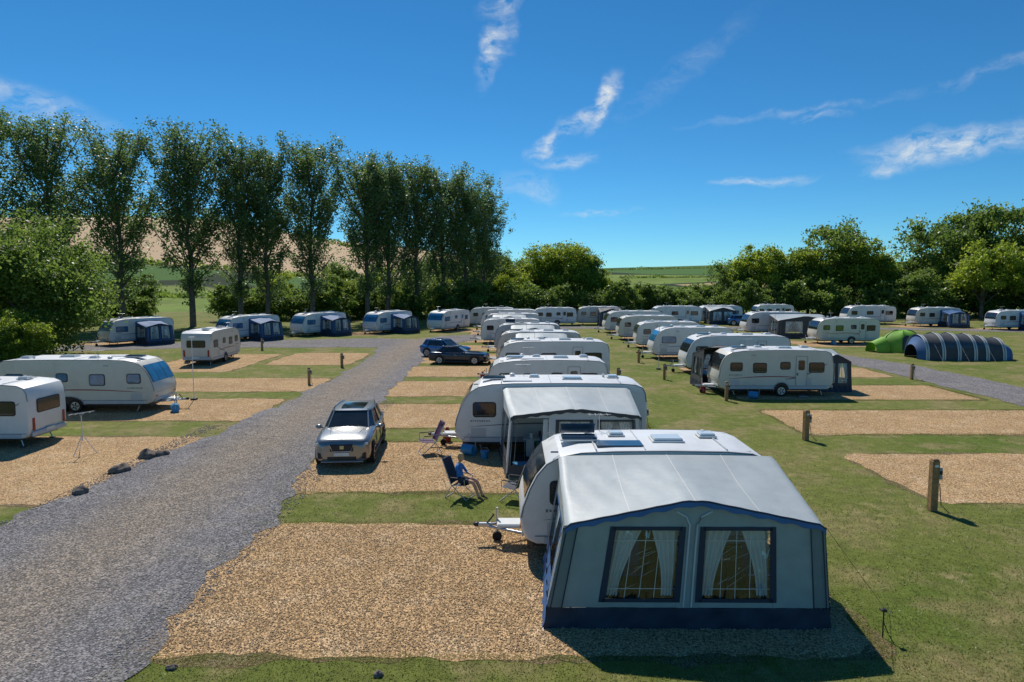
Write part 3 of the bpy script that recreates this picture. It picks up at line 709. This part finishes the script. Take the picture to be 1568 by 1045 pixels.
# ------------------------------------------------------------------ cars
def car(paint,L=4.73,W=1.94,H=1.65,suv=True):
    mb=MB(); k=L/4.72; h=H/1.65; w_=W/1.94
    X=[-2.36,-2.31,-2.12,-1.65,-1.05,-.7,0,.8,1.6,2.1,2.3,2.36]
    HW=[.66,.80,.91,.955,.965,.97,.97,.97,.965,.93,.86,.74]
    ZB=[.36,.27,.24,.24,.24,.24,.24,.24,.26,.30,.36,.44]
    ZT=[.80,.92,.99,1.05,1.10,1.12,1.09,1.10,1.12,1.12,1.07,.93]
    prof=[]
    for x,a,zb,zt in zip(X,HW,ZB,ZT):
        a*=w_; zb*=h; zt*=h
        half=[(a*.85,zb),(a*.975,zb+.1),(a*1.0,zb+.38*(zt-zb)),(a*.975,zb+.66*(zt-zb)),(a*.985,zt-.13),(a*.94,zt-.035),(a*.80,zt),(a*.45,zt+.025),(0,zt+.035)]
        ring=[(x*k,-p,q) for p,q in half]+[(x*k,p,q) for p,q in reversed(half[:-1])]
        prof.append(ring)
    n=len(prof[0]); vs=[p for r in prof for p in r]; fs=[]
    for i in range(len(prof)-1):
        for j in range(n): fs.append((i*n+j,i*n+(j+1)%n,(i+1)*n+(j+1)%n,(i+1)*n+j))
    mb.add(vs,fs,paint,True); mb.add(prof[0],[tuple(range(n))],paint); mb.add(prof[-1],[tuple(range(n))],paint)
    bz=1.07*h; tz=1.585*h
    if suv: ring0=[(-.98,.72),(-.55,.885),(.5,.90),(1.5,.88),(2.12,.70)]; ring1=[(-.22,.60),(-.03,.69),(.6,.71),(1.35,.68),(1.76,.58)]
    else: ring0=[(-.8,.72),(-.45,.88),(.3,.9),(1.2,.86),(1.85,.68)]; ring1=[(.0,.52),(.15,.62),(.5,.65),(.9,.62),(1.15,.5)]
    def P0(i,s): return Vector((ring0[i][0]*k,s*ring0[i][1]*w_,bz))
    def P1(i,s): return Vector((ring1[i][0]*k,s*ring1[i][1]*w_,tz))
    for s in(-1,1):
        for i in range(4): 
            mb.add([P0(i,s),P0(i+1,s),P1(i+1,s),P1(i,s)],[(0,1,2,3)],'glass')
        for i,r in((0,.03),(1,.028),(2,.03),(3,.05),(4,.05)):
            mb.tube([P0(i,s)*1,P1(i,s)],r,M[paint] if i in(0,1,3,4) else M['dark'],6)
        mb.tube([P0(i,s)+Vector((0,s*.01,0)) for i in range(5)],.014,M['chrome'],5)
        mb.tube([P1(i,s) for i in range(5)],.035,M[paint],6)
        if suv: mb.tube([P1(i,s)+Vector((0,-s*.02,.06)) for i in range(0,5)],.016,M['chrome'],5)
        mb.ell((-.62*k,s*(.97*w_+.12),bz+.03),(.09,.13,.08),paint,10,7); mb.tube([(-.6*k,s*.9*w_,bz-.02),(-.6*k,s*(1.0*w_),bz)],.025,M['dark'],5)
        mb.box((-2.20*k,s*.68*w_,.83*h),(.16,.38,.11),'lens',.03,rot=Matrix.Rotation(s*.42,4,'Z')); mb.box((-2.30*k,s*.66*w_,.46*h),(.1,.30,.22),'dark',.03)
        mb.box((2.24*k,s*.72*w_,.93*h),(.12,.36,.10),'red',.03,rot=Matrix.Rotation(-s*.4,4,'Z'))
        mb.box((0,s*.955*w_,.29*h),(2.2*k,.06,.09),'dark',.02)
        for x in(-.72,.35,1.35): mb.box((x*k,s*.968*w_,.68*h),(.012,.02,.62*h),'dark')
        for x in(.15,1.15): mb.box((x*k,s*.975*w_,.90*h),(.18,.03,.03),'chrome',.01)
        for x in(-1.45,1.42):
            yy=s*(.972*w_)
            mb.add([(x*k+.44*math.cos(t),yy,.38+.44*math.sin(t)) for t in [-.3+(math.pi+.6)*i/18 for i in range(19)]],[tuple(range(19))],'dark')
            wheel(mb,x*k,yy+s*.02,.37 if suv else .33,.24,s,'steel')
    mb.add([P0(0,-1),P0(0,1),P1(0,1),P1(0,-1)],[(0,1,2,3)],'glass'); mb.add([P0(4,-1),P0(4,1),P1(4,1),P1(4,-1)],[(0,1,2,3)],'glass')
    def rf(u,v):
        x=(ring1[0][0]-.03+(ring1[4][0]-ring1[0][0]+.1)*u)*k; q=min(int(u*4),3); t=u*4-q; hw=(ring1[q][1]*(1-t)+ring1[q+1][1]*t)*w_+.02; y=hw*(2*v-1)
        return (x,y,tz+.015+.05*math.sin(math.pi*u)**.6*(1-abs(2*v-1)**2.5))
    mb.grid(rf,12,10,paint,True)
    if suv: mb.grid(lambda u,v:(lambda p:(p[0],p[1],p[2]+.006))(rf(.12+.55*u,.2+.6*v)),6,6,'glass',True)
    mb.box((-2.345*k,0,.72*h),(.07,.80*w_,.26*h),'dark',.08); mb.box((-2.375*k,0,.74*h),(.03,.14,.14),'chrome',.03)
    mb.tube([(-2.385*k,-.40*w_,.83*h),(-2.39*k,-.30*w_,.61*h),(-2.39*k,.30*w_,.61*h),(-2.385*k,.40*w_,.83*h)],.014,M['chrome'],5)
    mb.box((-2.33*k,0,.38*h),(.08,1.0*w_,.14*h),'dark',.03); mb.box((-2.385*k,0,.51*h),(.015,.52,.11),'plate'); mb.box((-2.30*k,0,.25*h),(.12,1.4*w_,.05),'steel',.02)
    mb.box((2.36*k,0,.72*h),(.02,.52,.11),'plate'); mb.box((2.30*k,0,.42*h),(.12,1.4*w_,.2),'dark',.04)
    for s in(-1,1): mb.tube([(-2.15*k,s*.42,.99*h),(-1.6*k,s*.5,1.07*h),(-1.0*k,s*.6,1.115*h)],.014,M[paint],5)
    for y in(-.38,.38): mb.box((.1*k,y,.95*h),(.18,.46,.5),'dark',.05); mb.box((1.1*k,y,.95*h),(.18,.5,.45),'dark',.05)
    return mb.mesh('car')
CS=car('silver',4.73,1.98,1.70); CB=car('carblue',4.2,1.78,1.5); CN=car('carnavy',4.5,1.8,1.38,suv=False)
put('suv_car',CS,(-6.0,25.3,0),rad(94)); put('hatchback_car',CB,(-5.6,57.0,0),rad(150)); put('saloon_car',CN,(-4.1,52.6,0),rad(172)); put('hatchback_car',CB,(32.6,96,0),rad(160))

# ------------------------------------------------------------------ tents
def tunnel():
    mb=MB(); W=3.6
    prof=lambda u:(W*.5*(-math.cos(math.pi*u)),2.1*math.sin(math.pi*u)**.75)
    secs=[(0,.55),(.5,.93),(1.7,1),(2.9,1),(4.2,.97),(5.2,.9),(6.6,.82),(7.6,.5)]
    for i in range(len(secs)-1):
        (x0,k0),(x1,k1)=secs[i],secs[i+1]
        def fn(u,v):
            x=x0+(x1-x0)*v; k=k0+(k1-k0)*v-.03*math.sin(math.pi*v); y,z=prof(u); return (x,y*k,max(0.01,z*k))
        mb.grid(fn,24,6,'blueaw' if i in(0,6) else 'dgrey',True)
    for x,k in secs[1:-1]:
        def bn(u,v): 
            y,z=prof(u); return (x-.14+.28*v,y*k*1.012,max(.015,z*k*1.012+.012))
        mb.grid(bn,24,1,'lgrey',True)
        mb.tube([(x,prof(u/24)[0]*k*1.02,prof(u/24)[1]*k*1.02+.02) for u in range(25)],.02,M['dgrey'],5)
    for x in(2.3,3.5,4.7):
        mb.grid(lambda u,v:(x-.35+.7*u,-W*.5*math.cos(math.pi*(.13+.12*v))*1.0-.03,2.1*math.sin(math.pi*(.13+.12*v))**.75),4,4,'pane')
    for x in(1,3,5): mb.tube([(x,-1.6,1.3),(x,-3,0)],.006,M['lgrey'],3)
    return mb.mesh('tent')
put('tunnel_tent',tunnel(),(33.0,56.2,0),rad(-3))
def dome():
    mb=MB()
    def fn(u,v):
        t=2*math.pi*u; p=math.pi/2*v; r=1-.06*abs(math.sin(3*t)); c=math.cos(p)**.75
        return (2.15*c*math.cos(t)*r,1.6*c*math.sin(t)*r,1.95*math.sin(p)*(1-.03*abs(math.sin(3*t))))
    mb.grid(fn,48,14,'tgreen',True)
    for i in range(6):
        u=i/6; mb.tube([Vector(fn(u,v/12))*1.01 for v in range(12)],.02,M['dgrey'],5)
    for uu in (.70,.9): mb.grid(lambda a,b:tuple(Vector(fn(uu-.04+.08*a,.1+.5*b*(1-abs(a-.5)*.5)))*1.012),6,6,'dgrey')
    mb.grid(lambda u,v:(-2.0-1.2*v,-.9*math.cos(math.pi*u)*(1-.2*v),max(.01,1.35*math.sin(math.pi*u)**.8*(1-.35*v))),16,5,'tgreen')
    return mb.mesh('dome')
put('dome_tent',dome(),(35.3,61.5,0),.2)

# ------------------------------------------------------------------ posts etc.
def post(h):
    mb=MB(); mb.box((0,0,h/2),(.2,.2,h),'wood',.015); mb.box((0,0,h+.02),(.18,.18,.05),'wood',.02)
    mb.box((.16,.03,h*.74),(.11,.18,.34),'box',.02); mb.box((.16,-.07,h*.72+.06),(.08,.02,.1),'dark',.01); mb.box((.225,.03,h*.66),(.03,.1,.1),'ablue',.01)
    mb.box((0,-.105,h*.9),(.1,.01,.07),'plate'); mb.tube([(.14,-.05,h*.55),(.18,-.1,.2),(.3,-.3,.02)],.012,M['dark'],5)
    return mb.mesh('hookup_post')
PS=[post(1.45),post(1.2)]
for i,(x,y) in enumerate(((11.85,18.75),(11.9,27.2),(5.75,29.2),(11.5,36.2),(9.9,44),(9.9,53),(6.8,60),(-12.6,50.2),(-12.6,42),(6.6,42),(-23,62.5),(26,44),(44,62))):
    put('hookup_post',PS[0 if i==0 else 1],(x,y,0),random.uniform(-.3,.3),(1,1,1) if i<2 else (.8,.8,.85))
def rock(seed):
    mb=MB(); r=random.Random(seed); ph=[r.uniform(0,6) for _ in range(6)]
    def f(q):
        n=q.normalized(); k=1+.18*math.sin(n.x*4+ph[0])+.14*math.sin(n.y*5+ph[1]+n.z*3)+.08*math.sin(n.z*9+ph[2]+n.x*7); q=q*k; q.z=max(q.z,-.05); return q
    mb.ell((0,0,.05),(.3,.22,.18),'rock',16,11,fn=f); return mb.mesh('rock')
RK=[rock(1),rock(2)]
for i,(x,y,s) in enumerate(((-13.15,20.3,.9),(-13.3,22.7,1.1),(-13.35,24.5,1.2),(-13.0,24.8,.8),(-2.2,10.7,.35),(-5.7,10.9,.3))): put('boulder',RK[i%2],(x,y,0),i*1.3,s)
mb=MB()
for a in(0,2.1,4.2): mb.tube([(0,0,.75),(.45*math.cos(a),.45*math.sin(a),0)],.013,M['alu'],6)
mb.tube([(0,0,.5),(0,0,1.55)],.016,M['alu'],6); mb.tube([(-.42,0,1.5),(.42,.05,1.6)],.012,M['alu'],6)
for q in(-.35,-.15,.1,.3): mb.tube([(q,-.16,1.5+.1*(q+.42)),(q,.16,1.5+.1*(q+.42))],.008,M['alu'],5)
mb.box((0,0,1.5),(.1,.08,.08),'trim',.01); put('tv_aerial_tripod',mb.mesh('t'),(-16.0,25.0,0),.3)
mb=MB(); mb.tube([(0,0,0),(0,0,3.4)],.02,M['alu'],6); mb.box((0,0,3.4),(.3,.1,.08),'alu',.02); mb.box((0,0,.05),(.3,.3,.1),'dark',.02); pm=mb.mesh('p'); put('aerial_pole',pm,(-17.2,36.5,0)); put('aerial_pole',pm,(10.6,49,0)); put('aerial_pole',pm,(27,70,0),1)
mb=MB(); mb.tube([(0,-.25,.2),(0,.25,.2)],.2,M['bucket'],16); mb.tube([(0,-.28,.2),(0,-.3,.5),(0,0,.8),(0,.3,.5),(0,.28,.2)],.012,M['steel'],5); wc=mb.mesh('w')
for x,y,r in((-16.6,33.2,.5),(13.2,36.9,1.2),(-1.9,33.2,.2),(13,45.9,.8),(32,67.6,0),(-1.6,24.9,1.0)): put('water_carrier',wc,(x,y,0),r)
mb=MB(); mb.tube([(0,0,0),(0,0,.42),(0,0,.5),(0,0,.58)],[.15,.15,.08,.05],M['red'],14); gb=mb.mesh('gas')
for x,y in((-2.6,27.0),(11.0,38.9),(-1.9,43.6)): put('gas_bottle',gb,(x,y,0))
mb=MB(); mb.tube([(0,0,0),(0,0,.5)],.012,M['dark'],6); mb.box((0,0,.52),(.1,.1,.06),'dark',.02); mb.tube([(-.0,0,.3),(.16,.1,.02)],.01,M['dark'],5); put('ground_stake',mb.mesh('g'),(6.75,11.9,0))  # plain dark garden stake with a small block on top
mb=MB(); mb.tube([(0,0,.0),(0,0,.28)],[.12,.16],M['bucket'],16); mb.tube([(-.16,0,.27),(-.1,0,.4),(.1,0,.4),(.16,0,.27)],.006,M['steel'],5); put('bucket',mb.mesh('b'),(-1.0,24.4,0))
mb=MB(); mb.box((0,0,.16),(.5,.35,.3),'curt',.03); mb.box((0,0,.33),(.52,.37,.05),'bucket',.02); put('cool_box',mb.mesh('c'),(.3,22.5,0),.2)
mb=MB()
for i in range(3): mb.box((-.35+.35*i,.0,.45+.02*i),(.3,.4,.6),'curt' if i!=1 else 'green',.03)
mb.box((0,0,.78),(1.2,.45,.03),'alu',.01)
for a in(-.55,.55):
    for b in(-.2,.2): mb.tube([(a,b,0),(a,b,.78)],.012,M['steel'],5)
mb.box((.3,0,.9),(.25,.2,.22),'steel',.02); mb.tube([(-.3,0,.79),(-.3,0,1.0)],.07,M['white'],10); mb.tube([(0,.05,.79),(0,.05,1.05)],.04,M['red'],8)
put('camp_kitchen_stand',mb.mesh('k'),(1.0,24.2,0))

# ------------------------------------------------------------------ chairs + woman
def chair(fab,towel=None,bh=.72):
    mb=MB(); w=.27
    mb.grid(lambda u,v:(-.22+.47*u,-w+2*w*v,.42-.03*math.sin(math.pi*v)+.03*u),6,6,fab)
    mb.grid(lambda u,v:(-.23-.28*u-.03*math.sin(math.pi*v),-w+2*w*v,.43+bh*u),8,6,fab)
    mb.box((-.52,0,.40+bh),(.07,.4,.14),fab,.03,rot=Matrix.Rotation(-.35,4,'Y'))
    for s in(-1,1):
        y=s*w
        mb.tube([(-.52,y,.46+bh),(-.22,y,.42),(.28,y*1.05,.0+.01)],.013,M['steel'],6)
        mb.tube([(.26,y,.45),(-.2,y,.41),(-.42,y*1.05,.01)],.013,M['steel'],6)
        mb.tube([(.22,y,.44),(.22,y*1.1,.64)],.011,M['steel'],6)
        mb.box((-.04,y*1.12,.655),(.5,.05,.03),'dark',.012)
        mb.tube([(-.34,y,.64),(-.3,y,.62)],.012,M['dark'],5)
    mb.tube([(.28,-w*1.05,.015),(.28,w*1.05,.015)],.012,M['steel'],6); mb.tube([(-.42,-w*1.05,.015),(-.42,w*1.05,.015)],.012,M['steel'],6)
    if towel: mb.grid(lambda u,v:(-.2-.29*u+.02+.02*math.sin(9*v),-.2+.4*v,.46+.64*u),8,8,towel)
    return mb.mesh('folding_chair')
put('folding_chair',chair('chairf'),(-1.5,19.95,0),rad(-22)); put('folding_chair',chair('chairf','green'),(.0,19.7,0),rad(158)); put('folding_chair',chair('maroon',None,.6),(-3.15,25.1,0),rad(200),1.12)
def woman(loc,rz):
    J={};V=[];E=[];Rr=[];lab=[]
    def j(n,p,r): J[n]=len(V); V.append(p); Rr.append(r)
    def e(a,b,l): E.append((J[a],J[b])); lab.append((J[a],J[b],l))
    j('pel',(-.07,0,.53),.125); j('waist',(-.10,0,.68),.105); j('chest',(-.12,0,.86),.12); j('ubk',(-.12,0,.97),.09); j('neck',(-.10,0,1.05),.045); j('hb',(-.075,0,1.13),.045)
    e('pel','waist','top'); e('waist','chest','top'); e('chest','ubk','top'); e('ubk','neck','skin'); e('neck','hb','skin')
    for s,t in((1,'l'),(-1,'r')):
        j(t+'sh',(-.12,s*.155,.955),.055); j(t+'el',(.02,s*.22,.73),.04); j(t+'wr',(.23,s*(.13 if s>0 else .16),.68),.025); j(t+'pm',(.30,s*(.115 if s>0 else .15),.665),.027)
        e('ubk',t+'sh','top'); e(t+'sh',t+'el','top'); e(t+'el',t+'wr','skin'); e(t+'wr',t+'pm','skin')
        for f in range(4):
            oy=s*(.13-.03 if s>0 else .15)+(f-1.5)*.019; ln=(.055,.068,.062,.048)[f]
            j(f'{t}a{f}',(.325,oy,.668),.0095); j(f'{t}b{f}',(.325+ln*.6,oy,.662),.0085); j(f'{t}c{f}',(.325+ln,oy,.640),.007)
            e(t+'pm',f'{t}a{f}','skin'); e(f'{t}a{f}',f'{t}b{f}','skin'); e(f'{t}b{f}',f'{t}c{f}','skin')
        j(t+'t1',(.28,s*.105-s*.01,.672),.010); j(t+'t2',(.315,s*.075,.668),.009); e(t+'wr',t+'t1','skin'); e(t+'t1',t+'t2','skin')
        kx=.40 if s>0 else .38
        j(t+'hp',(-.03,s*.09,.52),.095); j(t+'mt',(.18,s*.095,.535),.082); j(t+'kn',(kx,s*.10,.53),.058); j(t+'cf',(kx+.09,s*.10,.36),.052); j(t+'an',(kx+.20,s*.10,.09),.033); j(t+'he',(kx+.17,s*.10,.05),.033); j(t+'ft',(kx+.30,s*.105,.045),.034); j(t+'to',(kx+.37,s*.11,.03),.024)
        e('pel',t+'hp','shorts'); e(t+'hp',t+'mt','shorts'); e(t+'mt',t+'kn','skin'); e(t+'kn',t+'cf','skin'); e(t+'cf',t+'an','skin'); e(t+'an',t+'he','shoe'); e(t+'an',t+'ft','shoe'); e(t+'ft',t+'to','shoe')
    me=bpy.data.meshes.new('body'); me.from_pydata(V,E,[]); ob=bpy.data.objects.new('tmp',me); COL.objects.link(ob)
    ob.modifiers.new('s','SKIN')
    for i,r in enumerate(Rr): me.skin_vertices[0].data[i].radius=(r,r)
    me.skin_vertices[0].data[J['chest']].radius=(.15,.10); me.skin_vertices[0].data[J['waist']].radius=(.125,.095)
    me.skin_vertices[0].data[J['pel']].use_root=True
    sb=ob.modifiers.new('ss','SUBSURF'); sb.levels=2; sb.render_levels=2
    dg=bpy.context.evaluated_depsgraph_get(); m2=bpy.data.meshes.new_from_object(ob.evaluated_get(dg)); bpy.data.objects.remove(ob)
    names=['top','skin','shorts','shoe']; m2.materials.clear()
    for q in names: m2.materials.append(M[q])
    segs=[(Vector(V[a]),Vector(V[b]),l) for a,b,l in lab]
    for p in m2.polygons:
        c=p.center; best=9;bl='skin'
        for a,b,l in segs:
            d=b-a; t=max(0,min(1,(c-a).dot(d)/d.length_squared)); q=(a+d*t-c).length-(0.03 if l in('top','shorts') else 0)
            if q<best: best=q;bl=l
        p.material_index=names.index(bl); p.use_smooth=True
    root=bpy.data.objects.new('woman',None); COL.objects.link(root); root.location=loc; root.rotation_euler=(0,0,rz)
    b=put('body',m2); b.parent=root
    mb=MB(); hc=Vector((-.045,0,1.205))
    def hf(q):
        if q.z<-.02: q.x*=1-.25*min(1,(-q.z-.02)/.09); q.y*=1-.35*min(1,(-q.z-.02)/.09)
        if q.x>.07 : q.x=.07+(q.x-.07)*.7
        return q
    mb.ell(hc,(.094,.074,.112),'skin',20,16,fn=hf)
    mb.ell(hc+Vector((.088,0,-.012)),(.018,.012,.022),'skin',8,7)
    for s in(-1,1):
        mb.ell(hc+Vector((.082,s*.028,.012)),(.006,.012,.006),'eye',8,6); mb.ell(hc+Vector((0,s*.074,-.005)),(.016,.008,.028),'skin',8,6)
    mb.ell(hc+Vector((.078,0,-.055)),(.006,.022,.006),'lip',8,5)
    def hr(q):
        if q.x>.03 and q.z<.055: q.x=.03
        if q.z<-.04: q.x=min(q.x,-.0)
        n=1+.03*math.sin(q.y*90)+.02*math.sin(q.z*70); return q*n
    mb.ell(hc+Vector((-.012,0,.012)),(.104,.089,.135),'hair',26,18,fn=hr)
    h=put('head',mb.mesh('head')); h.parent=root
woman((-1.47,19.94,0),rad(-22))

# ------------------------------------------------------------------ light and sky
EL,AZ=50,-19
sd=Vector((math.sin(rad(AZ))*math.cos(rad(EL)),math.cos(rad(AZ))*math.cos(rad(EL)),math.sin(rad(EL))))
l=bpy.data.lights.new('sun','SUN'); l.energy=4.4; l.angle=rad(.5); l.color=(1,.95,.87)
lo=bpy.data.objects.new('sun',l); COL.objects.link(lo); lo.rotation_euler=sd.to_track_quat('Z','Y').to_euler()
w=bpy.data.worlds.new('World'); S.world=w; w.use_nodes=True; t=w.node_tree; L=t.links.new
bg=t.nodes['Background']; bg.inputs['Strength'].default_value=.125
sk=nn(t,'ShaderNodeTexSky',sky_type='NISHITA'); sk.sun_disc=False; sk.sun_elevation=rad(EL); sk.sun_rotation=rad(AZ); sk.air_density=.75; sk.dust_density=0; sk.ozone_density=5
tint=nn(t,'ShaderNodeMixRGB',blend_type='MULTIPLY'); tint.inputs[0].default_value=1; tint.inputs[2].default_value=(.44,.73,.82,1); L(sk.outputs[0],tint.inputs[1])
hs=nn(t,'ShaderNodeHueSaturation'); hs.inputs['Saturation'].default_value=1.08; hs.inputs['Value'].default_value=1.0; L(tint.outputs[0],hs.inputs['Color'])
tc=nn(t,'ShaderNodeTexCoord'); sx=nn(t,'ShaderNodeSeparateXYZ'); L(tc.outputs['Generated'],sx.inputs[0])
az=nn(t,'ShaderNodeMath',operation='ARCTAN2'); L(sx.outputs[0],az.inputs[0]); L(sx.outputs[1],az.inputs[1])
el=nn(t,'ShaderNodeMath',operation='ARCSINE'); L(sx.outputs[2],el.inputs[0])
cv=nn(t,'ShaderNodeCombineXYZ'); L(az.outputs[0],cv.inputs[0]); L(el.outputs[0],cv.inputs[1])
def wn(scale,vec,det,ro,dist=0):
    n=nn(t,'ShaderNodeTexNoise',noise_dimensions='2D'); n.inputs['Scale'].default_value=scale; n.inputs['Detail'].default_value=det; n.inputs['Roughness'].default_value=ro; n.inputs['Distortion'].default_value=dist; L(vec,n.inputs['Vector']); return n
warp=wn(16,cv.outputs[0],4,.55)
wo=nn(t,'ShaderNodeVectorMath',operation='SUBTRACT'); wo.inputs[1].default_value=(.5,.5,.5); L(warp.outputs['Color'],wo.inputs[0])
ws=nn(t,'ShaderNodeVectorMath',operation='MULTIPLY'); ws.inputs[1].default_value=(.06,.03,0); L(wo.outputs[0],ws.inputs[0])
wa=nn(t,'ShaderNodeVectorMath',operation='ADD'); L(cv.outputs[0],wa.inputs[0]); L(ws.outputs[0],wa.inputs[1])
mpf=nn(t,'ShaderNodeMapping'); mpf.inputs['Rotation'].default_value=(0,0,rad(-35)); mpf.inputs['Scale'].default_value=(24,60,1); L(wa.outputs[0],mpf.inputs[0])
fine=wn(1,mpf.outputs[0],8,.66)
acc=None
for i,(a,e_,ra,rb,an,st) in enumerate([(-.022,.315,.045,.018,65,.75),(-.005,.372,.035,.014,25,.6),(.132,.243,.040,.015,55,1.05),(.095,.222,.055,.012,25,.6),(.045,.19,.030,.013,38,.85),(.07,.165,.04,.010,5,.6),(.03,.13,.04,.018,-15,.35),
    (.555,.160,.085,.018,2,.95),(.66,.168,.07,.016,8,.6),(.34,.133,.055,.006,0,.75),(.49,.141,.025,.008,10,.55),(.13,.093,.055,.005,3,.55),(-.62,.205,.11,.02,-18,.4),(.38,.215,.13,.006,3,.22),(.24,.28,.11,.014,35,.12),(.6,.24,.09,.006,10,.22),(.42,.205,.03,.006,4,.4)]):
    mp=nn(t,'ShaderNodeMapping',vector_type='TEXTURE'); mp.inputs['Location'].default_value=(a,e_,0); mp.inputs['Rotation'].default_value=(0,0,rad(an)); mp.inputs['Scale'].default_value=(ra,rb,1)
    L(wa.outputs[0],mp.inputs[0])
    ln=nn(t,'ShaderNodeVectorMath',operation='LENGTH'); L(mp.outputs[0],ln.inputs[0])
    mk=nn(t,'ShaderNodeMapRange',interpolation_type='SMOOTHSTEP'); mk.inputs[1].default_value=1.5; mk.inputs[2].default_value=.0; mk.inputs[3].default_value=0; mk.inputs[4].default_value=st; L(ln.outputs['Value'],mk.inputs[0])
    if acc is None: acc=mk.outputs[0]
    else:
        q=nn(t,'ShaderNodeMath',operation='MAXIMUM'); L(acc,q.inputs[0]); L(mk.outputs[0],q.inputs[1]); acc=q.outputs[0]
fm=nn(t,'ShaderNodeMapRange'); fm.inputs[1].default_value=.34; fm.inputs[2].default_value=.68; fm.inputs[3].default_value=.0; fm.inputs[4].default_value=1.15; L(fine.outputs[0],fm.inputs[0])
dd=nn(t,'ShaderNodeMath',operation='MULTIPLY',use_clamp=True); L(acc,dd.inputs[0]); L(fm.outputs[0],dd.inputs[1])
mx=nn(t,'ShaderNodeMixRGB'); mx.inputs[2].default_value=(5.6,6.1,6.5,1); L(dd.outputs[0],mx.inputs[0]); L(hs.outputs[0],mx.inputs[1]); L(mx.outputs[0],bg.inputs['Color'])

# ------------------------------------------------------------------ camera
c=bpy.data.cameras.new('camera'); c.lens=24; c.sensor_width=36; c.clip_end=8000; c.clip_start=.1
co=bpy.data.objects.new('camera',c); COL.objects.link(co); co.location=(0,0,6.5); co.rotation_euler=(rad(90-5.17),0,0); S.camera=co
